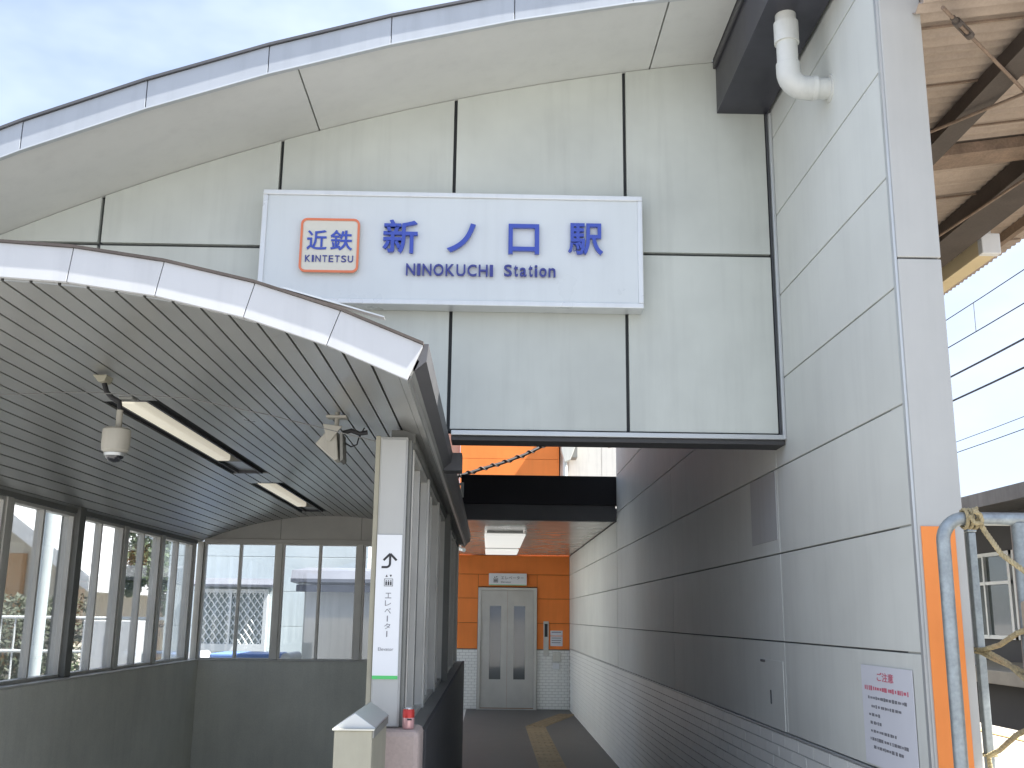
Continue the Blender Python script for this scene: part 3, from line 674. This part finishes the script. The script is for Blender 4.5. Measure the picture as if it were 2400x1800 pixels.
# door
ed = MB(); FX0, FX1, FZ = -.192, .870, 2.120
ed.box(FX0, FX0+.055, ELY-.05, ELY+.05, 0, FZ).box(FX1-.055, FX1, ELY-.05, ELY+.05, 0, FZ).box(FX0+.055, FX1-.055, ELY-.05, ELY+.05, FZ-.05, FZ)
edf = ed.build('door_frame', 'steel', et, .003)
xm = (FX0+FX1)/2
for xa, xb in ((FX0+.057, xm-.002), (xm+.002, FX1-.057)):
    wx0 = (xa+xb)/2-.10; wx1 = wx0+.205
    if xa > xm-.01: wx0, wx1 = wx0-.02, wx1-.02
    else: wx0, wx1 = wx0+.02, wx1+.02
    z0, z1, zw0, zw1 = .03, FZ-.052, .515, 1.795
    m = MB(); yd0, yd1 = ELY-.004, ELY+.03
    m.box(xa, wx0, yd0, yd1, z0, z1).box(wx1, xb, yd0, yd1, z0, z1).box(wx0, wx1, yd0, yd1, z0, zw0).box(wx0, wx1, yd0, yd1, zw1, z1)
    dl = m.build('door_leaf', 'steel', et)
    box('window_pane', 'mirror', dl, wx0, wx1, ELY+.008, ELY+.014, zw0, zw1, 0)
box('door_sill', 'steel', et, FX0, FX1, ELY-.10, ELY-.051, .004, .022)
cp = MB().box(.993, 1.086, ELY-.022, ELY-.002, .93, 1.532).build('call_panel', 'steel', et, .003)
box('display', 'print', cp, 1.012, 1.066, ELY-.025, ELY-.0225, 1.26, 1.49, .001)
for z in (1.06, 1.12): MB().tube([(1.04, ELY-.028, z), (1.04, ELY-.0222, z)], .016, 12).build('button', 'metalcap', cp)
box('switch_box', 'shed', et, 1.158, 1.30, ELY-.03, ELY-.004, .83, 1.0, .004)
box('intercom', 'white', et, 1.160, 1.278, ELY-.024, ELY-.004, .70, .803, .004)
n1 = thing('small_notice', (1.23, ELY, 1.28), 'upper small grey notice plate beside the elevator call panel', 'notice'); box('plate', 'paper', n1, 1.118, 1.338, ELY-.006, ELY-.001, 1.283, 1.370, 0)
MB().box(1.14, 1.31, ELY-.0072, ELY-.0061, 1.335, 1.350).build('text_line', 'grey_print', n1)
n2_ = thing('small_notice', (1.23, ELY, 1.1), 'lower white notice sheet beside the elevator call panel', 'notice'); box('plate', 'paper', n2_, 1.118, 1.338, ELY-.006, ELY-.001, 1.100, 1.272, 0)
for z in (1.24, 1.20, 1.16): MB().box(1.14, 1.30+.01*(z > 1.19), ELY-.0072, ELY-.0061, z-.006, z+.006).build('text_line', 'grey_print', n2_)
ds = thing('elevator_door_sign', (.338, ELY-.06, 2.16), 'white elevator sign above the steel elevator door', 'sign')
box('board', 'signwhite', ds, -.005, .681, ELY-.075, ELY-.052, 2.160, 2.374, .004)
box('green_line', 'green', ds, -.004, .680, ELY-.0765, ELY-.0755, 2.162, 2.172, 0)
P1 = ELY-.0758
lettering('lettering', 'エレベーター', 'grey_print', ds, (.215, .625, 2.265, 2.325), .001, at=P1, bold=.005)
lettering('lettering', 'Elevator', 'grey_print', ds, (.215, .40, 2.205, 2.235), .001, at=P1, bold=.005)
pg = MB()
for q in ((.08, .16, 2.21, 2.216), (.08, .16, 2.279, 2.285), (.08, .086, 2.216, 2.279), (.154, .16, 2.216, 2.279)): pg.box(q[0], q[1], P1-.001, P1, q[2], q[3])
for cx in (.10, .12, .14): pg.box(cx-.007, cx+.007, P1-.001, P1, 2.222, 2.268)
pg.prism([(.09, 2.295), (.115, 2.295), (.1025, 2.32)], 'y', P1-.001, P1); pg.prism([(.125, 2.32), (.15, 2.32), (.1375, 2.295)], 'y', P1-.001, P1)
pg.build('elevator_pictogram', 'print', ds)

# roof over the elevator lobby
pr = thing('passage_roof', (.55, 15, 2.7), 'flat lobby roof with black front beam before the elevator', 'roof')
box('front_beam', 'black', pr, -.345, WX+.10, 12.03, 12.16, 2.885, 3.222, .004)
box('lower_beam', 'greybeam', pr, -.345, WX-.002, 12.055, 12.16, 2.700, 2.884, .004)
box('ceiling', 'ceil', pr, -.66, WX-.002, 12.165, ELY-.002, 2.705, 2.745, 0)
box('deck', 'dkedge', pr, -.66, WX+.12, 12.165, ELY-.004, 2.75, 2.86, 0)
box('side_beam', 'dkbeam', pr, -.76, -.662, 12.17, ELY-.004, 2.70, 2.86, .004)
box('post', 'dkbeam', pr, -.50, -.355, 11.96, 12.10, 0, 2.884, .004)
box('post', 'dkbeam', pr, -.755, -.67, 18.7, 18.8, 0, 2.70, .004)
MB().tube([(-.36, 12.0, 3.10), (-.33, 11.99, 3.12), (-.33, 11.99, 2.95)], .02, 8).build('roof_drain', 'pvc', pr, smooth=True)
for ya, yb, l in ((13.72, 16.15, 'nearer flat grey ceiling light in the elevator lobby'), (16.85, 17.95, 'farther flat grey ceiling light in the elevator lobby')):
    cl = thing('ceiling_light', (.2, (ya+yb)/2, 2.65), l, 'lamp', 'lobby ceiling lights')
    box('body', 'lampoff', cl, -.04, .44, ya+.02, yb-.02, 2.675, 2.7045, .004)
    box('cover', 'tubecover', cl, -.07, .47, ya, yb, 2.640, 2.6745, .012)
sc_ = thing('bullet_camera', (-.45, 16.5, 2.6), 'tiny white camera under the lobby ceiling at the left', 'camera')
MB().tube([(-.47, 16.5, 2.645), (-.40, 16.36, 2.615)], .03, 12).build('body', 'white', sc_, smooth=True)
MB().tube([(-.46, 16.5, 2.645), (-.46, 16.5, 2.704)], .012, 8).build('bracket', 'white', sc_)
# cable bundle crossing above the lobby roof
cp_ = [(-.42, 12.4, 3.25), (-.36, 12.42, 3.26), (-.10, 12.5, 3.36), (.15, 12.6, 3.45), (.42, 12.7, 3.57), (.65, 12.8, 3.70), (.95, 13.0, 3.90)]
cb = thing('cable_bundle', (.2, 12.6, 3.2), 'dark wrapped cable bundle crossing before the sunlit orange wall', 'cable')
MB().tube(cp_, .020, 10).build('cable', 'cable', cb, smooth=True)
tw = []
for k in range(120):
    t = k/119*(len(cp_)-1); i = min(int(t), len(cp_)-2); p = Vector(cp_[i]).lerp(Vector(cp_[i+1]), t-i); a = k*.55
    tw.append(p+Vector((0, .026*math.cos(a), .026*math.sin(a))))
MB().tube(tw, .009, 5).build('wrapping', 'rustdark', cb, smooth=True)

# buildings behind, above the lobby roof
wb = thing('white_building', (3, 20, 0), 'white walled building beside the orange elevator tower', 'building')
for xa, xb in ((1.30, 2.083), (2.089, 3.2), (3.206, 4.4)): box('wall_panel', 'whitewall', wb, xa, xb, 19.30, 19.34, 3.3, 6.4, .003)
box('core', 'whitewall', wb, 1.30, 4.4, 19.345, 23, 0, 6.4, 0)
gd = thing('rain_gutter', (1.35, 19, 3.3), 'white gutter and downpipe at the edge of the orange tower', 'gutter')
MB().prism([(1.25, 5.4), (1.30, 4.62), (1.36, 4.40), (1.47, 4.45), (1.56, 4.70), (1.62, 5.4)], 'y', 18.9, 19.10).build('hopper', 'shed', gd, .01)
MB().tube([(1.37, 18.98, 4.48), (1.37, 18.98, 3.2)], .045, 14).build('downpipe', 'pvc', gd, smooth=True)
box('soffit_edge', 'dkpost', gd, 1.50, 1.60, 18.95, 19.28, 4.5, 5.4)
pk = thing('pink_panel_wall', (-1.0, 18, 0), 'pale pink wall sliver left of the orange tower', 'wall')
box('panel', 'pinkpanel', pk, -1.9, -.585, ELY+.06, ELY+.12, 2.75, 5.4, .004); box('panel', 'pinkpanel', pk, -1.9, -.64, ELY+.06, ELY+.12, 0, 2.74, .004)

# ================================================================== PLATFORM SIDE (right)
box('platform', 'concrete', None, 1.66, 3.55, 2.2, 60, -.02, .90, .01, kind='structure')
ys0 = 2.3
box('platform_line', 'yellow', None, 3.24, 3.30, 2.25, 60, .902, .906, 0, kind='structure')
MB().add([(3.6, -40, .05), (7.5, -40, .05), (7.5, 200, .05), (3.6, 200, .05)], [(0, 1, 2, 3)]).build('track_bed', 'ballast', kind='structure')
plr = thing('platform_roof', (2.6, 6, 3.9), 'brown corrugated platform roof on dark girders right of the pillar', 'roof')
def rz(x): return 3.90+.15*(x-1.70)
mbr = MB(); NY = 620; y0r, y1r = 2.6, 14.0
vs = []; fs = []
for i in range(NY+1):
    yv = y0r+(y1r-y0r)*i/NY; hh = .011*math.sin(2*math.pi*yv/.068)
    vs += [(1.60, yv, rz(1.60)+hh), (3.655, yv, rz(3.655)+hh), (1.60, yv, rz(1.60)+hh+.004), (3.655, yv, rz(3.655)+hh+.004)]
for i in range(NY):
    a = 4*i; fs += [(a, a+1, a+5, a+4), (a+2, a+6, a+7, a+3), (a, a+4, a+6, a+2), (a+1, a+3, a+7, a+5)]
mbr.add(vs, fs); mbr.build('corrugated_sheet', 'rust', plr, smooth=True)
box('pillar_sun_shield', 'rust', plr, 1.636, 1.641, 2.6, 14, 3.91, 4.42, 0)  # added upstand that keeps the sun off the pillar top
def slope_bar(name, m, xa, xb, ya, yb, dz0, dz1):
    MB().add([(xa, ya, rz(xa)+dz0), (xb, ya, rz(xb)+dz0), (xb, yb, rz(xb)+dz0), (xa, yb, rz(xa)+dz0), (xa, ya, rz(xa)+dz1), (xb, ya, rz(xb)+dz1), (xb, yb, rz(xb)+dz1), (xa, yb, rz(xa)+dz1)],
             [(3, 2, 1, 0), (4, 5, 6, 7), (0, 1, 5, 4), (1, 2, 6, 5), (2, 3, 7, 6), (3, 0, 4, 7)]).build(name, m, plr)
for yv in (3.62, 4.13, 4.62, 5.6, 6.6, 7.6): slope_bar('sheet_lap', 'rustpurlin', 1.66, 3.6, yv, yv+.012, -.020, -.0115)
slope_bar('purlin', 'rustpurlin', 1.66, 3.42, 4.83, 5.02, -.07, -.013)
slope_bar('purlin', 'rustpurlin', 1.66, 3.42, 7.0, 7.16, -.07, -.013)
for xa, xb, d in ((2.135, 2.20, .085), (2.82, 3.0, .12)):
    za = rz(xa); MB().box(xa, xb, 2.6, 14, za-d, za-.012).build('girder', 'rustdark', plr)
    MB().box(xa-.012, xb+.028, 2.6, 14, za-d-.012, za-d-.0005).build('girder_flange', 'rustdark', plr)
MB().box(3.385, 3.425, 2.6, 14, rz(3.4)-.075, rz(3.4)-.012).build('edge_beam', 'rustpurlin', plr)
for a, b in (((1.66, 3.42, 3.84), (2.40, 4.16, 3.86)), ((1.90, 4.62, 3.84), (2.45, 3.80, 3.84)), ((2.60, 6.1, 3.84), (2.80, 4.9, 3.88))):
    br = MB().tube([a, b], .0075, 8).build('brace_rod', 'rustpurlin', plr, smooth=True)
a, b = Vector((1.66, 3.42, 3.84)), Vector((2.40, 4.16, 3.86)); t = (b-a).normalized()
c0 = a+t*.145; n2 = t.cross(Vector((0, 0, 1))).normalized()*.014
tb = MB()
for s_ in (-1, 1): tb.tube([c0+n2*s_, c0+t*.11+n2*s_], .005, 8)
tb.tube([c0-t*.016, c0+t*.012], .017, 10).tube([c0+t*.098, c0+t*.13], .017, 10).tube([c0-t*.05, c0-t*.012], .011, 8)
tb.build('turnbuckle', 'rustdark', plr, smooth=True)
plamp = thing('platform_lamp', (3.0, 6, 3.8), 'long cream lamp box under the platform roof edge', 'lamp')
box('housing', 'lightbox', plamp, 3.06, 3.17, 6.12, 8.0, 3.86, 3.985, .006); box('end_cap', 'white', plamp, 3.055, 3.175, 6.06, 6.119, 3.855, 3.99, .006)
box('hanger', 'white', plamp, 3.09, 3.14, 6.10, 6.15, 3.99, 4.09, .003)
# overhead wires
wires = [(5.50, .006, 'topmost thin overhead wire right of the pillar'), (5.125, .007, 'second overhead wire, joined to the topmost by a hanger'), (4.73, .012, 'upper of the two thick dark overhead wires'),
         (4.41, .012, 'lower of the two thick dark overhead wires'), (3.868, .004, 'faint upper wire of the lowest overhead pair'), (3.731, .005, 'lowest overhead wire above the far platform roof')]
for z, r_, l in wires:
    w = thing('overhead_wire', (6, 20, z), l, 'wire', 'overhead railway wires')
    MB().tube([(6, -30, z+.2), (6, 0, z+.06), (6, 12, z), (6, 40, z+.05), (6, 90, z+.3)], r_, 6).build('strand', 'cable', w, smooth=True)
    if abs(z-5.125) < .01: MB().tube([(6, 12.25, 5.125), (6, 12.25, 5.50)], .005, 5).build('hanger', 'greycable', w)
# far platform with shelter
box('far_platform', 'concrete', None, 7.6, 14, 2, 90, .70, .90, .01, kind='structure'); box('far_platform_base', 'charcoal', None, 7.9, 14, 2, 90, 0, .699, 0, kind='structure')  # base coloured dark as the shade under the platform edge
sh = thing('far_shelter', (9, 20, .9), 'dark shelter building on the opposite platform behind the barrier', 'building')
rfm = MB().prism([(6.95, 3.40), (10.8, 3.95), (10.8, 3.80), (6.95, 3.20)], 'y', 6, 50).build('roof', 'fargrey', sh)
box('back_wall', 'charcoal', sh, 9.6, 9.75, 6, 50, .9, 3.75, 0)
for k in range(12):
    y = 8+k*2.2
    wn = MB().box(9.52, 9.59, y, y+.09, 1.3, 2.9).box(9.52, 9.59, y+1.0, y+1.06, 1.3, 2.9).box(9.52, 9.59, y+2.0, y+2.09, 1.3, 2.9).box(9.525, 9.59, y, y+2.09, 2.30, 2.36).box(9.525, 9.59, y, y+2.09, 2.83, 2.9).box(9.525, 9.59, y, y+2.09, 1.3, 1.37).build('window', 'grille', sh)
    box('pane', 'darkglass', wn, 9.575, 9.585, y+.09, y+2.0, 1.37, 2.83, 0)
for k in range(8): box('column', 'grille', sh, 8.2, 8.32, 8+k*5, 8.12+k*5, .9, 3.45, 0)

# galvanised pipe barrier, tan post, rope
pb = thing('pipe_barrier', (1.5, 3.2, 0), 'galvanised steel pipe barrier standing before the orange stripe', 'barrier')
rb_ = .0205; by = 3.2; zt = 1.915; xl = 1.405
path = [(xl, by, 0), (xl, by, zt-.07)]+[(xl+.07-.07*math.cos(a), by, zt-.07+.07*math.sin(a)) for a in lin(0, math.pi/2, 8)]+[(xl+.4, by, zt), (2.6, by, zt)]
MB().tube(path, rb_, 16).build('bent_pipe', 'galv', pb, smooth=True)
MB().tube([(1.645, by, 0), (1.645, by, zt-.012)], rb_+.003, 16).build('upright', 'galv', pb, smooth=True)
MB().tube([(2.3, by, 0), (2.3, by, zt-.012)], rb_+.003, 16).build('upright', 'galv', pb, smooth=True)
tpst = thing('tan_post', (1.71, 3.08, 0), 'tan rope-wrapped post with rounded pale cap at the right edge', 'post')
MB().box(1.610, 1.74, 3.05, 3.17, 0, 1.665).build('shaft', 'tan', tpst, .008)
MB().lathe([(.045, 1.6655), (.040, 1.682), (.024, 1.694), (.006, 1.698)], (1.668, 3.11), 20).build('cap', 'metalcap', tpst, smooth=True)
gp = thing('steel_post', (1.765, 3.75, 0), 'pale blue-grey steel post just behind the striped pillar', 'post')
box('shaft', 'galv', gp, 1.738, 1.766, 3.745, 3.775, 0, 1.92, .004); box('cap', 'galv', gp, 1.735, 1.769, 3.742, 3.778, 1.9205, 1.93, .003)
rp = thing('straw_rope', (1.6, 3.1, 1.2), 'knotted straw coloured rope tied between barrier, pillar and tan post', 'rope')
def rope(path, R_=.0080, name='rope_run'):
    P = [Vector((p[0]+(.036 if p[1] < 3.11 else 0), p[1], p[2])) for p in path]; D = [0]
    for a, b in zip(P[:-1], P[1:]): D.append(D[-1]+(b-a).length)
    L = D[-1]; n = max(8, int(L/.006)); m = MB()
    for s_ in range(3):
        pts = []
        for k in range(n+1):
            d = L*k/n; i = max(j for j in range(len(D)) if D[j] <= d+1e-9); i = min(i, len(P)-2)
            f_ = (d-D[i])/max(1e-6, D[i+1]-D[i]); p = P[i].lerp(P[i+1], f_); t = (P[i+1]-P[i]).normalized()
            e1 = t.cross(Vector((0, 1, .01))).normalized(); e2 = t.cross(e1); a = d/.034*2*math.pi+s_*2*math.pi/3
            pts.append(p+R_*.55*(math.cos(a)*e1+math.sin(a)*e2))
        m.tube(pts, R_*.58, 6)
    return m.build(name, 'rope', rp, smooth=True)
fyr = 3.035
rope([(1.505, 3.17, 1.915), (1.52, 3.165, 1.875), (1.545, 3.12, 1.80), (1.575, 3.06, 1.725), (1.605, fyr, 1.665)])
for k, (dx, rad) in enumerate(((0, .028), (.016, .030), (-.016, .029))):
    rope([(1.492+dx, by+rad*math.cos(a), zt+rad*math.sin(a)) for a in lin(0, 2*math.pi, 12)], .006, 'knot_loop')
rope([(1.478, 3.165, 1.92), (1.49, 3.155, 1.895), (1.512, 3.155, 1.90), (1.505, 3.15, 1.925), (1.486, 3.15, 1.93), (1.50, 3.16, 1.945)], .006, 'knot_loop')
rope([(1.585, fyr+.01, 1.640), (1.64, fyr, 1.628), (1.72, fyr, 1.645)]); rope([(1.583, fyr+.01, 1.612), (1.64, fyr, 1.600), (1.72, fyr, 1.612)])
rope([(1.59, fyr, 1.645), (1.580, 3.05, 1.60), (1.60, 3.18, 1.57), (1.66, 3.42, 1.53), (1.735, 3.735, 1.50)])
rope([(1.745, 3.735, 1.497), (1.70, 3.58, 1.500), (1.65, 3.36, 1.475), (1.60, 3.12, 1.42), (1.595, fyr, 1.385)]); rope([(1.735, 3.735, 1.502), (1.69, 3.55, 1.485), (1.63, 3.25, 1.46), (1.598, fyr, 1.41)])
for q in (1.497, 1.509): rope([(1.752+.024*math.cos(a), 3.76+.024*math.sin(a), q) for a in lin(0, 2*math.pi, 12)], .005, 'knot_loop')
rope([(1.585, fyr, 1.378), (1.63, fyr-.002, 1.362), (1.72, fyr, 1.372)]); rope([(1.588, fyr, 1.35), (1.64, fyr-.004, 1.34), (1.72, fyr, 1.35)]); rope([(1.605, fyr-.004, 1.30), (1.63, fyr-.006, 1.295), (1.72, fyr, 1.32)])
rope([(1.598, fyr-.004, 1.375), (1.592, 3.10, 1.33), (1.63, 3.30, 1.265), (1.69, 3.55, 1.19), (1.738, 3.735, 1.150), (1.742, 3.737, 1.11), (1.739, 3.737, 1.02)])
rope([(1.752+.024*math.cos(a), 3.76+.024*math.sin(a), 1.15) for a in lin(0, 2*math.pi, 12)], .005, 'knot_loop')
rope([(1.588, 3.045, 1.60), (1.583, 3.05, 1.52), (1.588, 3.045, 1.42)], .0045)
# ================================================================== BEYOND THE GLAZING
bh_ = thing('pale_blue_house', (-3, 15, 0), 'pale blue house wall seen through the back windows', 'building')
box('core', 'paleblue', bh_, -4.25, -1.62, 14.03, 15.6, 0, 2.96, 0)
for k in range(6): box('siding_board', 'paleblue', bh_, -4.25, -1.62, 14.0, 14.029, .1+k*.45, .1+k*.45+.444, .003)
lw = MB(); X0, X1, Z0, Z1, YL = -3.86, -2.90, 1.13, 1.92, 13.93
for q in ((X0, X1, Z1-.05, Z1), (X0, X1, Z0, Z0+.09)): lw.box(q[0], q[1], YL-.03, YL+.06, q[2], q[3])
for q in ((X0, X0+.07), (X1-.05, X1), ((X0+X1)/2-.012, (X0+X1)/2+.012)): lw.box(q[0], q[1], YL-.03, YL+.06, Z0+.09, Z1-.05)
lwo = lw.build('lattice_window', 'grille', bh_)
box('pane', 'paleglass', lwo, X0+.07, X1-.05, YL+.03, YL+.04, Z0+.09, Z1-.05, 0)
ga, gb, ha, hb = X0+.07, X1-.05, Z0+.09, Z1-.05
for s_ in (1, -1):
    c_ = -3.0
    k = 0
    for i in range(-20, 40):
        # diagonal bar: z = ha + s*(1.55)*(x - x0)
        x_0 = ga+i*.0862; pts = []
        sl = 1.35*s_
        zs = ha if s_ > 0 else hb
        xa = x_0; xb = x_0+(hb-ha)/1.35
        za, zb = zs, zs+sl*(xb-xa)
        if xb < ga or xa > gb: continue
        if xa < ga: za += sl*(ga-xa); xa = ga
        if xb > gb: zb -= sl*(xb-gb); xb = gb
        MB().tube([(xa, YL+.004*s_, za), (xb, YL+.004*s_, zb)], .0095, 5).build('lattice_bar', 'grille', lwo)
box('roof', 'slate', bh_, -4.3, -1.57, 13.97, 15.7, 2.965, 3.06)
MB().prism([(13.72, 1.975), (14.0, 2.06), (14.0, 2.02), (13.72, 1.945)], 'x', -3.86, -2.80).build('awning', 'slate', bh_)
shd = thing('garden_shed', (-1.9, 13, 0), 'grey beige shed with dark roof before the pale blue house', 'shed')
box('wall', 'shed', shd, -2.22, -1.25, 12.75, 13.6, 0, 1.95, .004); MB().prism([(12.55, 2.02), (12.62, 2.12), (13.7, 2.20), (13.7, 1.95), (12.55, 1.98)], 'x', -2.36, -1.15).build('roof', 'slate', shd)
box('gutter', 'slate', shd, -2.30, -1.17, 12.60, 12.74, 1.87, 1.95)
bx_ = thing('storage_box', (-2.9, 11.9, 0), 'low blue topped white storage box behind the back windows', 'storage box')
box('body', 'white', bx_, -3.28, -2.12, 11.55, 12.2, 0, 1.10, .05); box('lid', 'skyblue', bx_, -2.99, -2.28, 11.52, 12.23, 1.101, 1.185, .02)
for xa in (-3.29, -2.26): MB().tube([(xa+.085, 11.53, 1.14), (xa+.085, 12.22, 1.14)], .055, 14).build('end_roll', 'white', bx_, smooth=True)

# houses and street to the left
oh = thing('timber_house', (-9.5, 19, 0), 'cream house with orange timber gable left of the glazing', 'building')
MB().prism([(-13.5, 0), (-7.6, 0), (-7.6, 2.25), (-10.5, 4.4), (-13.5, 2.25)], 'y', 19.0, 26).build('wall', 'housecream', oh)
box('timber_wall', 'houseorange', oh, -11.0, -8.3, 18.93, 18.998, .6, 2.62, .01)
for s_ in (0, 1):
    q = [(-10.5, 4.45), (-7.0, 1.95), (-7.0, 2.22), (-10.5, 4.80)] if s_ == 0 else [(-10.5, 4.45), (-14, 1.95), (-14, 2.22), (-10.5, 4.80)]
    MB().prism(q, 'y', 18.55, 26.4).build('roof_slope', 'white', oh)
bhse = thing('brown_roof_house', (-9, 26, 0), 'far house with brown tiled roof seen through left windows', 'building')
box('wall', 'housecream', bhse, -12.2, -6.3, 25, 30, 0, 1.75, 0); MB().prism([(24.4, 1.62), (27.5, 2.50), (30.6, 1.62)], 'x', -12.7, -5.8).build('roof', 'tileroof', bhse)
tb_ = thing('beige_block', (-11.5, 34, 0), 'tall beige block behind the brown roofed house', 'building')
box('wall', 'housecream', tb_, -13.5, -12.6, 34, 38, 0, 8, 0)
rl = thing('white_railing', (-5, 14, 0), 'white street railing outside the left windows', 'railing')
for z in (1.05, 1.52): MB().tube([(-8.6, 15.4, z), (-4.0, 15.4, z)], .022, 8).build('rail', 'grille', rl)
for k in range(24): MB().tube([(-8.6+k*.2, 15.4, .0), (-8.6+k*.2, 15.4, 1.52)], .014, 6).build('baluster', 'grille', rl)
vb = thing('white_cabinet', (-5.1, 13.5, 0), 'white cabinet standing outside the left windows near the corner', 'cabinet')
box('body', 'white', vb, -5.15, -4.45, 13.6, 14.2, 0, 1.50, .01); box('door_seam', 'shed', vb, -4.82, -4.805, 13.59, 13.60, .1, 1.4, 0)
up_ = thing('reflection_strip', (-4.49, 10.7, 0), 'pale upright made up for a reflection in the left windows', 'post')  # upright made up for a pale reflection in the glass
MB().tube([(-4.49, 10.7, 0), (-4.49, 10.7, 2.9)], .06, 16).build('shaft', 'paleblue', up_, smooth=True)
MB().lathe([(.062, 2.9), (.05, 2.94), (.01, 2.96)], (-4.49, 10.7), 16).build('cap', 'grille', up_, smooth=True)
# foliage
def leafy(name, base, h, rx, rz_, n, size, m, label, cat, group=None, trunk=True, boxy=False):
    t = thing(name, base, label, cat, group); mb = MB(); rnd = random.Random(hash(name+str(round(base[0]*10))) & 0xffff)
    B = Vector(base); cl = [(Vector((rnd.uniform(-1, 1)*rx*.75, rnd.uniform(-1, 1)*rx*.75, rnd.uniform(-1, 1)*rz_*.8)), rnd.uniform(.25, .5)*rx) for _ in range(26)]
    for _ in range(n):
        if boxy: p = B+Vector((rnd.uniform(-rx, rx), rnd.uniform(-.45, .45), h+rnd.uniform(-rz_, rz_)*(1-.15*rnd.random())))
        else:
            c, r_ = rnd.choice(cl); d = Vector((rnd.gauss(0, 1), rnd.gauss(0, 1), rnd.gauss(0, 1))).normalized(); p = B+Vector((0, 0, h))+c+d*r_*rnd.random()**.4
        a = Vector((rnd.gauss(0, 1), rnd.gauss(0, 1), rnd.gauss(0, 1))).normalized(); b = a.orthogonal().normalized(); s_ = size*rnd.uniform(.6, 1.3)
        mb.add([p-a*s_, p+b*s_*.45, p+a*s_, p-b*s_*.45], [(0, 1, 2, 3)])
    mb.build('crown', m, t, kind='stuff')
    if trunk:
        tb2 = MB().tube([B, B+Vector((.05, 0, h*.5)), B+Vector((0, .05, h))], [.12, .09, .05], 8)
        for k in range(5):
            d = Vector((rnd.uniform(-1, 1)*rx*.6, rnd.uniform(-1, 1)*rx*.6, rnd.uniform(.1, .6)*rz_)); s0 = B+Vector((0, 0, h*rnd.uniform(.5, .9))); tb2.tube([s0, s0+d*.5, s0+d], [.05, .035, .015], 6)
        tb2.build('trunk', 'bark', t, smooth=True)
    return t
leafy('garden_tree', (-5.45, 17.3, 0), 2.6, .55, 1.0, 4200, .05, 'leaf', 'green garden tree outside the glazing near the back corner', 'tree')
leafy('bare_tree', (-10.5, 17.6, 0), 4.2, 1.7, 1.5, 3600, .05, 'leaf', 'loose tree crown over the timber house eave', 'tree')
leafy('hedge', (-7.9, 16.8, 0), .95, 1.5, .95, 9000, .05, 'leafdark', 'dark clipped hedge below the timber house', 'hedge', trunk=False, boxy=True)
leafy('shrub', (-6.1, 15.9, 0), .5, .5, .45, 1500, .04, 'leaf', 'small green shrub behind the white railing', 'shrub', trunk=False)
# opposite street buildings behind the camera side are out of view and left out
scene.render.resolution_x = 1024; scene.render.resolution_y = 768
